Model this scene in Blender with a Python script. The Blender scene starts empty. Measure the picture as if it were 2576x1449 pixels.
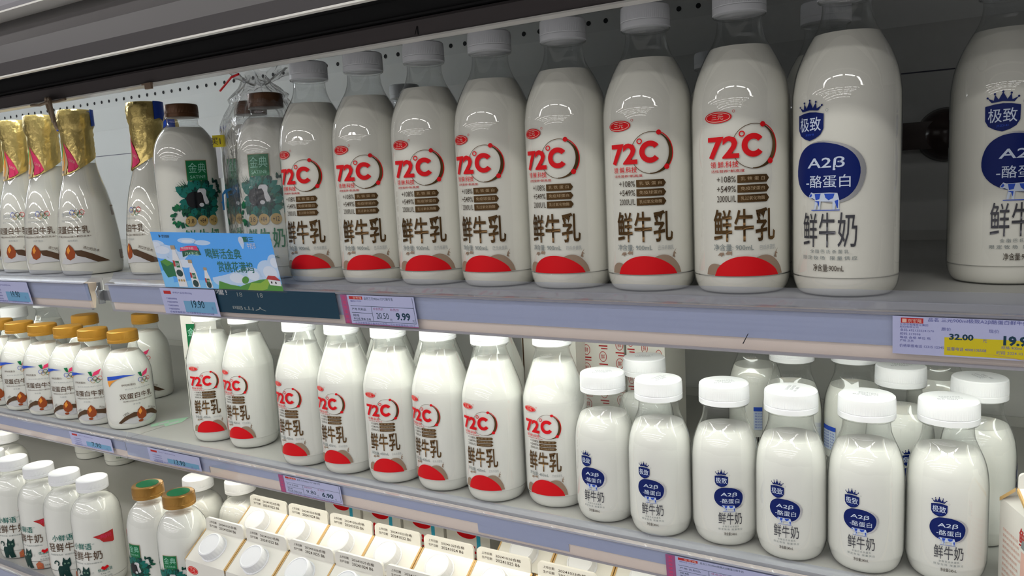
import bpy, bmesh, math, random
from mathutils import Vector, Matrix
random.seed(7)
SC = bpy.context.scene
COL = SC.collection
# ---------------------------------------------------------------- camera
F_PX, YAW, PITCH, ROLL = 1950.04, -0.535345, 0.134662, -0.050812
CAM = (0.466543, -0.593589, 0.094112)
cy, sy, cp, sp = math.cos(YAW), math.sin(YAW), math.cos(PITCH), math.sin(PITCH)
fw = Vector((sy*cp, cy*cp, -sp)); r0 = Vector((cy, -sy, 0)); u0 = r0.cross(fw)
c, s = math.cos(ROLL), math.sin(ROLL)
rt = c*r0 + s*u0; up = -s*r0 + c*u0
cd = bpy.data.cameras.new('camera'); cam = bpy.data.objects.new('camera', cd); COL.objects.link(cam)
cd.sensor_width = 36; cd.lens = F_PX*36/2576; cd.clip_start = .01; cd.clip_end = 60
m = Matrix((rt, up, -fw)).transposed().to_4x4(); m.translation = CAM; cam.matrix_world = m
SC.camera = cam
SC.cycles.use_adaptive_sampling = True; SC.cycles.adaptive_threshold = .03
SC.cycles.max_bounces = 6; SC.cycles.diffuse_bounces = 3; SC.cycles.glossy_bounces = 3; SC.cycles.transparent_max_bounces = 14
# ---------------------------------------------------------------- world, exposure
SC.view_settings.view_transform = 'Standard'; SC.view_settings.look = 'None'
SC.view_settings.gamma = 1; SC.view_settings.use_curve_mapping = False
SC.view_settings.exposure = -0.30
w = bpy.data.worlds.new('world'); SC.world = w; w.use_nodes = True
w.node_tree.nodes['Background'].inputs[0].default_value = (.88, .91, 1, 1)
w.node_tree.nodes['Background'].inputs[1].default_value = .065
# ---------------------------------------------------------------- store ceiling lamps (rows of tubes over the aisle)
def lamp(x, y, z, sx, sy_, power, col=(1, .98, .95)):
    l = bpy.data.lights.new('ceiling_tube', 'AREA'); l.shape = 'RECTANGLE'; l.size = sx; l.size_y = sy_
    l.energy = power; l.color = col
    o = bpy.data.objects.new('ceiling_tube', l); COL.objects.link(o); o.location = (x, y, z); return o
for iy in range(8):
    for ix in range(7):
        lamp(-5.6 + ix*1.35, -1.5 - iy*1.2, 1.42, 1.1, .13, 9.0)
Z1, Z2, Z3 = 0.0, -.2239, -.43          # shelf tops
LY = {Z1: 0.0, Z2: .027, Z3: -.037}     # how far each shelf front is set back
# ---------------------------------------------------------------- materials
def mat(name, col, rough=.5, metal=0, coat=0, emit=None, es=0, alpha=None, noise=None, bump=None, sss=0, spec=.5):
    m = bpy.data.materials.new(name); m.use_nodes = True; nt = m.node_tree; b = nt.nodes['Principled BSDF']
    b.inputs['Base Color'].default_value = (*col, 1); b.inputs['Roughness'].default_value = rough
    b.inputs['Metallic'].default_value = metal; b.inputs['Coat Weight'].default_value = coat
    b.inputs['Specular IOR Level'].default_value = spec
    if sss:
        b.inputs['Subsurface Weight'].default_value = 1; b.inputs['Subsurface Radius'].default_value = (1, .9, .75)
        b.inputs['Subsurface Scale'].default_value = sss
    if emit: b.inputs['Emission Color'].default_value = (*emit, 1); b.inputs['Emission Strength'].default_value = es
    if alpha is not None: b.inputs['Alpha'].default_value = alpha
    tc = nt.nodes.new('ShaderNodeTexCoord')
    if noise:   # (scale, amount, colour2)
        n = nt.nodes.new('ShaderNodeTexNoise'); n.inputs['Scale'].default_value = noise[0]; n.inputs['Detail'].default_value = 6
        mp = nt.nodes.new('ShaderNodeMapping'); mp.inputs['Scale'].default_value = noise[3] if len(noise) > 3 else (1, 1, 1)
        nt.links.new(tc.outputs['Object'], mp.inputs[0]); nt.links.new(mp.outputs[0], n.inputs['Vector'])
        r = nt.nodes.new('ShaderNodeValToRGB'); r.color_ramp.elements[0].position = .5-noise[1]; r.color_ramp.elements[1].position = .5+noise[1]
        r.color_ramp.elements[0].color = (*col, 1); r.color_ramp.elements[1].color = (*noise[2], 1)
        nt.links.new(n.outputs[0], r.inputs[0]); nt.links.new(r.outputs[0], b.inputs['Base Color'])
    if bump:    # (scale, strength, mapping scale)
        n = nt.nodes.new('ShaderNodeTexNoise'); n.inputs['Scale'].default_value = bump[0]; n.inputs['Detail'].default_value = 4
        mp = nt.nodes.new('ShaderNodeMapping'); mp.inputs['Scale'].default_value = bump[2] if len(bump) > 2 else (1, 1, 1)
        bp = nt.nodes.new('ShaderNodeBump'); bp.inputs['Strength'].default_value = bump[1]; bp.inputs['Distance'].default_value = .002
        nt.links.new(tc.outputs['Object'], mp.inputs[0]); nt.links.new(mp.outputs[0], n.inputs['Vector'])
        nt.links.new(n.outputs[0], bp.inputs['Height']); nt.links.new(bp.outputs[0], b.inputs['Normal'])
    return m
def clear(name, tint, rough=.03, ior=1.45, haze=0, bump=None, gain=1.0):
    m = bpy.data.materials.new(name); m.use_nodes = True; nt = m.node_tree; nt.nodes.clear()
    o = nt.nodes.new('ShaderNodeOutputMaterial'); t = nt.nodes.new('ShaderNodeBsdfTransparent'); g = nt.nodes.new('ShaderNodeBsdfGlossy')
    t.inputs[0].default_value = (*tint, 1); g.inputs['Roughness'].default_value = rough
    f = nt.nodes.new('ShaderNodeFresnel'); f.inputs[0].default_value = ior
    ge = nt.nodes.new('ShaderNodeNewGeometry'); q1 = nt.nodes.new('ShaderNodeMath'); q1.operation = 'MULTIPLY_ADD'; q1.inputs[1].default_value = -2; q1.inputs[2].default_value = 1
    q2 = nt.nodes.new('ShaderNodeMath'); q2.operation = 'POWER'; q2.inputs[0].default_value = ior      # same reflectance from both sides of a thin wall
    nt.links.new(ge.outputs['Backfacing'], q1.inputs[0]); nt.links.new(q1.outputs[0], q2.inputs[1]); nt.links.new(q2.outputs[0], f.inputs[0])
    mu = nt.nodes.new('ShaderNodeMath'); mu.operation = 'MULTIPLY'; mu.use_clamp = True; mu.inputs[1].default_value = gain
    mx = nt.nodes.new('ShaderNodeMixShader'); nt.links.new(f.outputs[0], mu.inputs[0]); nt.links.new(mu.outputs[0], mx.inputs[0])
    src = t
    if haze:
        d = nt.nodes.new('ShaderNodeBsdfDiffuse'); d.inputs[0].default_value = (.85, .86, .9, 1)
        m2 = nt.nodes.new('ShaderNodeMixShader'); m2.inputs[0].default_value = haze
        nt.links.new(t.outputs[0], m2.inputs[1]); nt.links.new(d.outputs[0], m2.inputs[2]); src = m2
    if bump:
        tc = nt.nodes.new('ShaderNodeTexCoord'); n = nt.nodes.new('ShaderNodeTexNoise'); n.inputs['Scale'].default_value = bump[0]
        n.inputs['Detail'].default_value = 3; n.inputs['Distortion'].default_value = 1.2
        bp = nt.nodes.new('ShaderNodeBump'); bp.inputs['Strength'].default_value = bump[1]; bp.inputs['Distance'].default_value = .004
        nt.links.new(tc.outputs['Object'], n.inputs['Vector']); nt.links.new(n.outputs[0], bp.inputs['Height'])
        nt.links.new(bp.outputs[0], g.inputs['Normal']); nt.links.new(bp.outputs[0], f.inputs['Normal'])
    nt.links.new(src.outputs[0], mx.inputs[1]); nt.links.new(g.outputs[0], mx.inputs[2]); nt.links.new(mx.outputs[0], o.inputs[0])
    return m
M = {
 'milk': mat('milk', (.88, .855, .775), .5),
 'milk_mid': mat('milk_cool', (.93, .92, .87), .5),
 'shell': clear('clear_bottle', (.955, .965, .965), .012, 1.5, gain=1.6),
 'cap': mat('white_cap', (.84, .85, .88), .35),
 'gold_cap': mat('gold_cap', (.50, .25, .03), .38, .35),
 'brown_cap': mat('bronze_cap', (.13, .055, .022), .3, .35),
 'bronze_cap': mat('gold_bronze_cap', (.42, .22, .05), .28, .6),
 'foil': mat('gold_foil', (.78, .60, .22), .3, .75, bump=(95, .9)),
 'wall': mat('back_wall', (.60, .60, .58), .42, noise=(3, .3, (.55, .56, .55))),
 'deck': mat('shelf_deck', (.50, .50, .47), .42, noise=(9, .35, (.44, .44, .42)), bump=(300, .05)),
 'beige': mat('shelf_front_led_beige', (.95, .80, .62), .45, noise=(3, .3, (.88, .74, .58), (1, 1, 40))),  # pale beige carries the LED light coming through the plastic front
 'insert': mat('blue_grey_insert', (.37, .43, .60), .4, noise=(4, .3, (.31, .37, .53), (1, 1, 60))),
 'pvc': clear('clear_price_channel', (.97, .97, 1), .06, 1.35, haze=.06),
 'riser': clear('clear_riser', (.93, .945, 1), .05, 1.5, haze=.06, gain=1.6),
 'metal': mat('grey_steel', (.30, .31, .33), .35, .6),
 'fascia': mat('fascia_grey', (.125, .108, .108), .45, noise=(2, .3, (.10, .088, .088))),
 'panel': mat('canopy_panel', (.10, .092, .095), .3, noise=(1.5, .3, (.08, .075, .078))),
 'pale': mat('pale_panel', (.36, .35, .38), .3),
 'recess': mat('black_recess', (.012, .012, .013), .6),
 'edge': mat('white_edge', (.85, .83, .78), .3),
 'duct': mat('duct_panel', (.62, .63, .62), .4),
 'hole': mat('hole', (.01, .01, .012), .8),
 'led': mat('led_tube', (.9, .9, .9), .4, emit=(.95, 1, .93), es=14),
 'led_warm': mat('led_tube_warm', (.9, .9, .9), .4, emit=(1, .97, .84), es=7.5),
 'led_top': mat('led_tube_cool', (.9, .9, .9), .4, emit=(.92, .97, 1), es=34),
 'carton': mat('carton_board', (.82, .80, .74), .45),
 'carton_edge': mat('carton_tan_strip', (.62, .40, .16), .6),
 'tan': mat('rubber_band', (.30, .22, .15), .6),
 'darkbrown': mat('dark_brown_plastic', (.035, .02, .018), .2),
 'card': mat('price_card', (.47, .49, .74), .5),
 'film': clear('plastic_film', (1, 1, 1), .16, 1.30, haze=.09, bump=(42, 1.0), gain=1.8),
 'holder': clear('clear_holder', (.99, .99, 1), .04, 1.3, haze=.015),
}
def ink(name, col, rough=.45, metal=0): M[name] = mat('print_'+name, col, rough, metal, spec=.18)
ink('red', (.70, .006, .012)); ink('dred', (.50, .03, .03)); ink('white', (.82, .83, .86)); ink('black', (.02, .02, .022)); ink('grey', (.24, .27, .27)); ink('lgrey', (.42, .44, .44))
ink('bronze', (.15, .085, .035), .28, .7); ink('taupe', (.33, .235, .17), .45); ink('darktext', (.07, .05, .035)); ink('sand', (.45, .33, .20))
ink('blue', (.004, .014, .13), .35); ink('midblue', (.03, .09, .55)); ink('silver', (.70, .70, .72), .22, .7); ink('steelink', (.10, .10, .115), .3, .6); ink('ice', (.62, .70, .85))
ink('green', (.01, .17, .06)); ink('leaf', (.012, .10, .055)); ink('leafd', (.008, .045, .04)); ink('mint', (.42, .70, .50)); ink('teal', (.01, .16, .13)); ink('gold', (.55, .38, .14), .4, .3)
ink('almond', (.33, .07, .02)); ink('brown', (.10, .055, .03)); ink('splash', (.62, .62, .64)); ink('orange', (.85, .33, .05)); ink('houseo', (.62, .17, .08)); ink('pink', (.80, .05, .16)); ink('lime', (.10, .60, .12))
ink('sky', (.09, .42, 1)); ink('sky2', (.22, .60, 1)); ink('cloud', (.55, .72, .96)); ink('cloud2', (.74, .82, .95)); ink('hill', (.28, .48, .05)); ink('hill2', (.08, .30, .04)); ink('yellow', (.66, .54, .02)); ink('navy', (.015, .05, .085)); ink('tagblue', (.17, .38, .60)); ink('purple', (.36, .10, .24)); ink('cyan', (.05, .42, .62)); ink('violet', (.14, .15, .40)); ink('peach', (.80, .50, .42)); ink('bagblue', (.01, .10, .24))
ink('foilsand', (.62, .47, .26), .4, .3); ink('stampink', (.40, .41, .45)); ink('tmint', (.30, .62, .48)); ink('creamp', (.80, .76, .66)); ink('wall_seam', (.10, .10, .13))
# ---------------------------------------------------------------- object helpers
def new_obj(name, mesh, parent=None):
    o = bpy.data.objects.new(name, mesh); COL.objects.link(o)
    if parent is not None: o.parent = parent
    return o
def tag(o, label=None, cat=None, group=None, kind=None):
    if label: o['label'] = label
    if cat: o['category'] = cat
    if group: o['group'] = group
    if kind: o['kind'] = kind
    return o
def empty(name, loc, rz=0):
    o = bpy.data.objects.new(name, None); COL.objects.link(o); o.location = loc; o.rotation_euler = (0, 0, rz); o.empty_display_size = .02; return o
def mesh_from(name, verts, faces, mats, fm=None, smooth=False):
    me = bpy.data.meshes.new(name); me.from_pydata([tuple(v) for v in verts], [], faces); 
    for x in mats: me.materials.append(x)
    if fm: me.polygons.foreach_set('material_index', fm)
    if smooth: me.polygons.foreach_set('use_smooth', [True]*len(me.polygons))
    me.update(); return me
class MB:
    def __init__(s): s.v = []; s.f = []; s.m = []
    def box(s, x0, y0, z0, x1, y1, z1, mi=0):
        b = len(s.v); s.v += [(x, y, z) for z in (z0, z1) for y in (y0, y1) for x in (x0, x1)]
        for f in ((0, 2, 3, 1), (4, 5, 7, 6), (0, 1, 5, 4), (2, 6, 7, 3), (0, 4, 6, 2), (1, 3, 7, 5)): s.f.append([b+i for i in f]); s.m.append(mi)
    def extr(s, prof, x0, x1, mi=0, close=True, mis=None):
        """profile of (y, z) points swept along x"""
        b = len(s.v); n = len(prof); s.v += [(x0, y, z) for y, z in prof]+[(x1, y, z) for y, z in prof]
        for i in range(n if close else n-1):
            j = (i+1) % n; s.f.append([b+i, b+j, b+n+j, b+n+i]); s.m.append(mis[i] if mis else mi)
        if close: s.f.append([b+i for i in range(n)][::-1]); s.m.append(mi); s.f.append([b+n+i for i in range(n)]); s.m.append(mi)
    def tube(s, pts, r, seg=8, mi=0, closed=False):
        b = len(s.v); n = len(pts); P = [Vector(p) for p in pts]
        for i, p in enumerate(P):
            t = (P[(i+1) % n]-P[i-1]) if closed or 0 < i < n-1 else (P[1]-P[0] if i == 0 else P[-1]-P[-2])
            t.normalize(); a = t.cross(Vector((.13, .31, .94))); a.normalize(); c_ = t.cross(a)
            for k in range(seg): th = 2*math.pi*k/seg; s.v.append(tuple(p+a*math.cos(th)*r+c_*math.sin(th)*r))
        for i in range(n if closed else n-1):
            for k in range(seg):
                j = (i+1) % n; s.f.append([b+i*seg+k, b+i*seg+(k+1) % seg, b+j*seg+(k+1) % seg, b+j*seg+k]); s.m.append(mi)
        if not closed: s.f.append([b+k for k in range(seg)][::-1]); s.f.append([b+(n-1)*seg+k for k in range(seg)]); s.m += [mi, mi]
    def lathe(s, prof, seg=48, mi=0, mis=None, rfun=None, cap=True):
        b = len(s.v); n = len(prof)
        for j, (r, z) in enumerate(prof):
            for k in range(seg):
                a = 2*math.pi*k/seg; rr = rfun(r, z, k, a) if rfun else r; s.v.append((rr*math.cos(a), rr*math.sin(a), z))
        for j in range(n-1):
            for k in range(seg):
                s.f.append([b+j*seg+k, b+j*seg+(k+1) % seg, b+(j+1)*seg+(k+1) % seg, b+(j+1)*seg+k]); s.m.append(mis[j] if mis else mi)
        if cap:
            s.f.append([b+k for k in range(seg)][::-1]); s.m.append(mis[0] if mis else mi)
            s.f.append([b+(n-1)*seg+k for k in range(seg)]); s.m.append(mis[-1] if mis else mi)
    def mesh(s, name, mats, smooth=False): return mesh_from(name, s.v, s.f, mats, s.m, smooth)
def smooth_prof(pts, sub=4):
    """Catmull-Rom through (r, z) points"""
    out = []; P = [pts[0]]+list(pts)+[pts[-1]]
    for i in range(1, len(P)-2):
        for k in range(sub):
            t = k/sub; q = []
            for d in (0, 1):
                a, b_, c_, e = P[i-1][d], P[i][d], P[i+1][d], P[i+2][d]
                q.append(.5*((2*b_)+(-a+c_)*t+(2*a-5*b_+4*c_-e)*t*t+(-a+3*b_-3*c_+e)*t**3))
            out.append(tuple(q))
    out.append(pts[-1]); return out
def auto_smooth(me, ang=40):
    me.polygons.foreach_set('use_smooth', [True]*len(me.polygons))
    bm = bmesh.new(); bm.from_mesh(me)
    for e in bm.edges:
        if len(e.link_faces) == 2 and e.calc_face_angle(0) > math.radians(ang): e.smooth = False
    bm.to_mesh(me); bm.free()
# ---------------------------------------------------------------- flat artwork (text, shapes), later wrapped on a bottle or laid on a card
_tc = {}
def text_mesh(body, bold):
    k = (body, bold)
    if k in _tc: return _tc[k]
    cu = bpy.data.curves.new('t', 'FONT'); cu.body = body; cu.resolution_u = 2; cu.offset = bold
    o = bpy.data.objects.new('t', cu); COL.objects.link(o); bpy.context.view_layer.update()
    me = bpy.data.meshes.new_from_object(o.evaluated_get(bpy.context.evaluated_depsgraph_get()))
    v = [(p.co.x, p.co.y) for p in me.vertices]; f = [list(p.vertices) for p in me.polygons]
    bpy.data.objects.remove(o); bpy.data.curves.remove(cu); bpy.data.meshes.remove(me)
    xs = [p[0] for p in v]; ys = [p[1] for p in v]
    x0, x1, y0, y1 = min(xs), max(xs), min(ys), max(ys)
    v = [((x-x0)/(x1-x0), (y-y0)/(y1-y0)) for x, y in v]
    _tc[k] = (v, f); return _tc[k]
class Art:
    """2-D artwork in millimetres; every item lies a hair above the one before"""
    def __init__(s): s.v = []; s.f = []; s.m = []; s.mats = []
    def mi(s, name):
        if name not in s.mats: s.mats.append(name)
        return s.mats.index(name)
    def add(s, pts, faces, col, layer):
        b = len(s.v); s.v += [(x, y, layer) for x, y in pts]; k = s.mi(col)
        for f in faces: s.f.append([b+i for i in f]); s.m.append(k)
    def poly(s, pts, col, layer=0): s.add(pts, [list(range(len(pts)))], col, layer)
    def rect(s, x0, y0, x1, y1, col, layer=0): s.poly([(x0, y0), (x1, y0), (x1, y1), (x0, y1)], col, layer)
    def ell(s, cx, cy_, rx, ry, col, layer=0, n=28, p=2.0, rot=0):
        pts = []
        for k in range(n):
            a = 2*math.pi*k/n; ca, sa = math.cos(a), math.sin(a)
            x = rx*math.copysign(abs(ca)**(2/p), ca); y = ry*math.copysign(abs(sa)**(2/p), sa)
            pts.append((cx+x*math.cos(rot)-y*math.sin(rot), cy_+x*math.sin(rot)+y*math.cos(rot)))
        s.poly(pts, col, layer)
    def arc(s, cx, cy_, r, wfun, a0, a1, col, layer=0, n=36, ry=None):
        ry = ry or r; pts = []; w = wfun if callable(wfun) else (lambda t: wfun)
        for k in range(n+1):
            t = k/n; a = math.radians(a0+(a1-a0)*t); ww = w(t)/2
            pts += [(cx+(r-ww)*math.cos(a), cy_+(ry-ww)*math.sin(a)), (cx+(r+ww)*math.cos(a), cy_+(ry+ww)*math.sin(a))]
        s.add(pts, [[2*k, 2*k+1, 2*k+3, 2*k+2] for k in range(n)], col, layer)
    def text(s, body, x0, y0, x1, y1, col, layer=1, bold=0.0, slant=0, ang=0):
        if bold >= .018 and any(ord(ch) > 0x2e80 for ch in body):      # heavy strokes: overlay shifted copies
            d = bold*.55*(y1-y0)
            for dx, dy in ((-d, 0), (d, 0), (0, d*.6), (0, -d*.6)): s.text(body, x0+dx, y0+dy, x1+dx, y1+dy, col, layer, 0, slant, ang); layer += .02
            return
        v, f = text_mesh(body, bold); pts = []
        for x, y in v:
            X = x0+x*(x1-x0)+slant*(y-.5)*(y1-y0); Y = y0+y*(y1-y0)
            if ang:
                dx, dy = X-(x0+x1)/2, Y-(y0+y1)/2; X = (x0+x1)/2+dx*math.cos(ang)-dy*math.sin(ang); Y = (y0+y1)/2+dx*math.sin(ang)+dy*math.cos(ang)
            pts.append((X, Y))
        s.add(pts, f, col, layer)
    def leaf(s, x, y, L, a, wd, col, layer=0):
        ca, sa = math.cos(a), math.sin(a); P = [(0, 0), (.3, .5), (.65, .42), (1, 0), (.65, -.42), (.3, -.5)]
        s.poly([(x+L*px*ca-wd*py*sa, y+L*px*sa+wd*py*ca) for px, py in P], col, layer)
    def warp(s, fu, fv):
        n = Art(); n.v = [(fu(x), fv(y), l) for x, y, l in s.v]; n.f = s.f; n.m = s.m; n.mats = s.mats; return n
    def wrap(s, name, rad, step=2.5, eps=.00012):
        """roll around a bottle: u along the girth, v up; rad(v) radius in metres"""
        bm = bmesh.new(); vs = [bm.verts.new((x, y, l)) for x, y, l in s.v]
        for f, k in zip(s.f, s.m):
            try: bf = bm.faces.new([vs[i] for i in f]); bf.material_index = k
            except ValueError: pass
        bmesh.ops.triangulate(bm, faces=[f for f in bm.faces if len(f.verts) > 4])
        xs = [v[0] for v in s.v]; x = math.floor(min(xs)/step)*step
        while x < max(xs):
            bmesh.ops.bisect_plane(bm, geom=bm.verts[:]+bm.edges[:]+bm.faces[:], plane_co=(x, 0, 0), plane_no=(1, 0, 0)); x += step
        for v in bm.verts:
            u, z, l = v.co; z /= 1000; R = rad(z); r = R+eps*(1+l); a = u/1000/rad(-1)
            v.co = (r*math.sin(a), -r*math.cos(a), z)
        bmesh.ops.recalc_face_normals(bm, faces=bm.faces[:])
        me = bpy.data.meshes.new(name); bm.to_mesh(me); bm.free()
        for k in s.mats: me.materials.append(M[k])
        me.polygons.foreach_set('use_smooth', [True]*len(me.polygons)); return me
    def lay(s, name, fn):
        """lay flat: fn(u, v, layer) -> xyz"""
        bm = bmesh.new(); vs = [bm.verts.new((x, y, l)) for x, y, l in s.v]
        for f, k in zip(s.f, s.m):
            try: bf = bm.faces.new([vs[i] for i in f]); bf.material_index = k
            except ValueError: pass
        bmesh.ops.triangulate(bm, faces=[f for f in bm.faces if len(f.verts) > 4])
        for v in bm.verts: v.co = fn(*v.co)
        me = bpy.data.meshes.new(name); bm.to_mesh(me); bm.free()
        for k in s.mats: me.materials.append(M[k])
        return me
def lerp(xs, ys):
    def f(x):
        if x <= xs[0]: return ys[0]+(x-xs[0])*(ys[1]-ys[0])/(xs[1]-xs[0])
        for i in range(len(xs)-1):
            if x <= xs[i+1]: return ys[i]+(x-xs[i])*(ys[i+1]-ys[i])/(xs[i+1]-xs[i])
        return ys[-1]+(x-xs[-1])*(ys[-1]-ys[-2])/(xs[-1]-xs[-2])
    return f
# ================================================================ the big structure
XL, XR = -2.9, 1.15
def struct(name, me): return tag(new_obj(name, me), kind='structure')
b = MB(); b.box(-9, -12, -1.50, 9, 2, -1.46); struct('floor', b.mesh('floor', [mat('floor_tile', (.62, .61, .62), .3, noise=(1.2, .3, (.55, .55, .56)))]))
b = MB(); b.box(-9, -12, 1.9, 9, 2, 1.95); struct('ceiling', b.mesh('ceiling', [mat('store_ceiling', (.10, .10, .11), .8)]))
b = MB(); b.box(XL, .48, -.70, XR, .50, .42); b.box(XL, .4792, .2, XR, .4802, .2015, 1); b.box(XL, .4792, -.085, XR, .4802, -.0835, 1)  # back wall with two dark seam lines
b.extr([(.479, .256), (.468, .302), (.468, .3305), (.479, .3305)], XL, XR, 2)
for k in range(int((XR-XL)/.0268)):          # perforated air duct strip along the top of the back wall
    x = XL+.02+k*.0268; n = 10; i0 = len(b.v)
    b.v += [(x+.0036*math.cos(2*math.pi*q/n), .4676, .3158+.0036*math.sin(2*math.pi*q/n)) for q in range(n)]; b.f.append([i0+q for q in range(n)]); b.m.append(3)
    i0 = len(b.v); b.v += [(x+.0036*math.cos(2*math.pi*q/n), .447+.005*math.sin(2*math.pi*q/n), .3292) for q in range(n)]; b.f.append([i0+q for q in range(n)]); b.m.append(3)
struct('wall_back', b.mesh('wall_back', [M['wall'], M['wall_seam'], M['duct'], M['hole']]))
b = MB(); b.box(XL, -.008, .33, XR, .48, .336); struct('ceiling', b.mesh('cabinet_ceiling', [M['duct']])).name = 'ceiling_cabinet'
b = MB()                                      # inner fascia in front of the duct
b.extr([(-.0205, .2262), (-.0205, .2400), (-.0190, .2425), (-.0120, .2440), (-.010, .2440), (-.010, .2262)], XL, XR, 0); b.extr([(-.0150, .2440), (-.0170, .2452), (-.0170, .2470), (-.0130, .2480), (-.0130, .2625), (-.010, .2625), (-.010, .2440)], XL, XR, 2)
b.extr([(-.0215, .2246), (-.0215, .2262), (-.008, .2262), (-.008, .2246)], XL, XR, 1)
b.box(XL, -.012, .2262, XR, -.008, .336, 2)
a = Art(); a.poly([(-3.2, 0), (-1.0, 6.2), (-.1, 6.4), (-.9, 4.6), (-2.2, 1.0)], 'black'); a.poly([(-1.0, 6.2), (-.1, 6.4), (.5, 0), (-.5, .4)], 'black')
me = b.mesh('trim_1', [M['fascia'], M['edge'], M['recess']]); trim1 = struct('trim_1', me)
new_obj('pen_mark', a.lay('pen_mark', lambda u, v, l: (.044+u/1000*1.3, -.0209, .2275+v/1000*1.2)), trim1)
b = MB(); b.box(XL, -.118, .2620, XR, -.0225, .2660); struct('trim_2', b.mesh('trim_2', [M['recess']]))
b = MB()                                      # outer canopy fascia and the pale panel above it
b.extr([(-.1205, .2372), (-.1230, .250), (-.1225, .268), (-.117, .284), (-.106, .299), (-.100, .299), (-.112, .268), (-.1165, .2372)], XL, XR, 0)
b.extr([(-.1215, .2356), (-.1215, .2372), (-.116, .2372), (-.116, .2356)], XL, XR, 1)
struct('trim_3', b.mesh('trim_3', [M['panel'], M['edge']]))
b = MB(); b.extr([(-.1365, .2960), (-.1395, .30), (-.145, .36), (-.10, .36), (-.100, .299)], XL, XR, 0); b.extr([(-.1375, .2945), (-.1375, .2962), (-.10, .2988), (-.10, .2972)], XL, XR, 1)
struct('trim_4', b.mesh('trim_4', [M['pale'], M['edge']]))
# ---------------------------------------------------------------- shelves
CH = [(-.0125, .0085), (-.0135, .0060), (-.0165, .0005), (-.0215, -.0030), (-.0258, -.0040), (-.0268, -.0055), (-.0258, -.0070), (-.0245, -.0160), (-.0195, -.0390), (-.0180, -.0405), (-.0165, -.0400)]
def lipf(z, pts):      # the two lower shelves have a shorter, less overhanging price channel
    return pts if z == Z1 else [(-.0125+(y+.0125)*.55, .0085+(q-.0085)*.74) for y, q in pts]
def shelf(x0, x1, z, label, led, lip0=None, lip1=None, depth=.475, patches=()):
    dy = LY[z]; l0 = x0 if lip0 is None else lip0; l1 = x1 if lip1 is None else lip1
    r = empty('refrigerator_shelf', ((x0+x1)/2, dy, z)); cx = (x0+x1)/2
    tag(r, label, 'shelf', 'cooler shelves')
    b = MB(); b.box(x0-cx, -.0085, -.004, x1-cx, depth-dy, 0); b.box(x0-cx, -.0085, -.016, x1-cx, -.0065, -.004); b.box(x0-cx, depth-dy-.002, 0, x1-cx, depth-dy, .012)
    new_obj('deck', b.mesh('deck', [M['deck']]), r)
    b = MB(); b.extr(lipf(z, [(-.0205, -.0060), (-.0160, -.0385), (-.0135, -.0385), (-.0090, -.0060)]), l0-cx, l1-cx)
    new_obj('front_plate', b.mesh('front_plate', [M['beige']]), r)
    segs = [(l0, l1, -.0285)] if not patches else patches
    for s0, s1, zb in segs:
        b = MB(); k = (-.0060-zb)/.0325; b.extr(lipf(z, [(-.0224, -.0062), (-.0224+.0045*k, zb), (-.0212+.0045*k, zb), (-.0211, -.0062)]), s0-cx, s1-cx)
        new_obj('insert_strip', b.mesh('insert_strip', [M['insert']]), r)
    P = lipf(z, CH); Q = [(y+.0007, z_-.0003) for y, z_ in CH][::-1]
    b = MB(); b.extr((P[:6]+Q[5:])if 0 else P[:6]+[(y+.0007, z_) for y, z_ in P[:6]][::-1], l0-cx, l1-cx)
    o = new_obj('clear_riser', b.mesh('clear_riser', [M['riser']]), r)
    b = MB(); b.extr(P[5:]+[(y+.0006, z_) for y, z_ in P[5:]][::-1], l0-cx, l1-cx)
    new_obj('clear_channel', b.mesh('clear_channel', [M['pvc']]), r); o['label'] = 'clear upright edge of the shelf'
    b = MB(); b.extr(lipf(z, [(-.0255, -.0046), (-.0268, -.0055), (-.0262, -.0062), (-.0235, -.0062), (-.0235, -.0046)]), l0-cx, l1-cx); b.extr(lipf(z, [(-.0195, -.0384), (-.0190, -.0404), (-.0160, -.0404), (-.0160, -.0384)]), l0-cx, l1-cx)
    new_obj('channel_rim', b.mesh('channel_rim', [M['pale']]), r)
    b = MB(); b.extr([(.004, -.0055), (.004, -.0150), (.010, -.0170), (.018, -.0150), (.018, -.0055)], x0-cx+.01, x1-cx-.01)
    new_obj('light_tube', b.mesh('light_tube', [led]), r)
    return r
shelf(XL, -.4915, Z1, 'upper left cooler shelf carrying the gold-foil bottles', M['led'], lip1=-.5035, patches=[(XL, -.5035, -.0285)])
shelf(-.490, XR, Z1, 'upper right cooler shelf carrying the tall milk bottles', M['led'], lip0=-.458, patches=[(-.458, XR, -.0285)])
shelf(XL, -.5145, Z2, 'middle left cooler shelf carrying the small gold-capped bottles', M['led_warm'], patches=[(XL, -.5145, -.0255)])
shelf(-.513, XR, Z2, 'middle right cooler shelf carrying red-printed and blue-printed bottles', M['led_warm'], patches=[(-.513, -.345, -.033), (-.345, .055, -.0215), (.055, .155, -.0345), (.155, XR, -.0235)])
shelf(XL, XR, Z3, 'lowest cooler shelf carrying cartons and cat-printed bottles', M['led_warm'])
b = MB(); b.extr([(.006, .286), (.006, .278), (.014, .275), (.024, .278), (.024, .286)], XL+.1, -.54)   # lamp over the left module
o = tag(new_obj('strip_light', b.mesh('strip_light', [M['led_top']])), 'strip lamp behind the top fascia over the gold-foil bottles', 'lamp')
b = MB(); b.box(XL+.1, .002, .2865, -.54, .028, .3295); new_obj('lamp_housing', b.mesh('lamp_housing', [M['duct']]), o)
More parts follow.
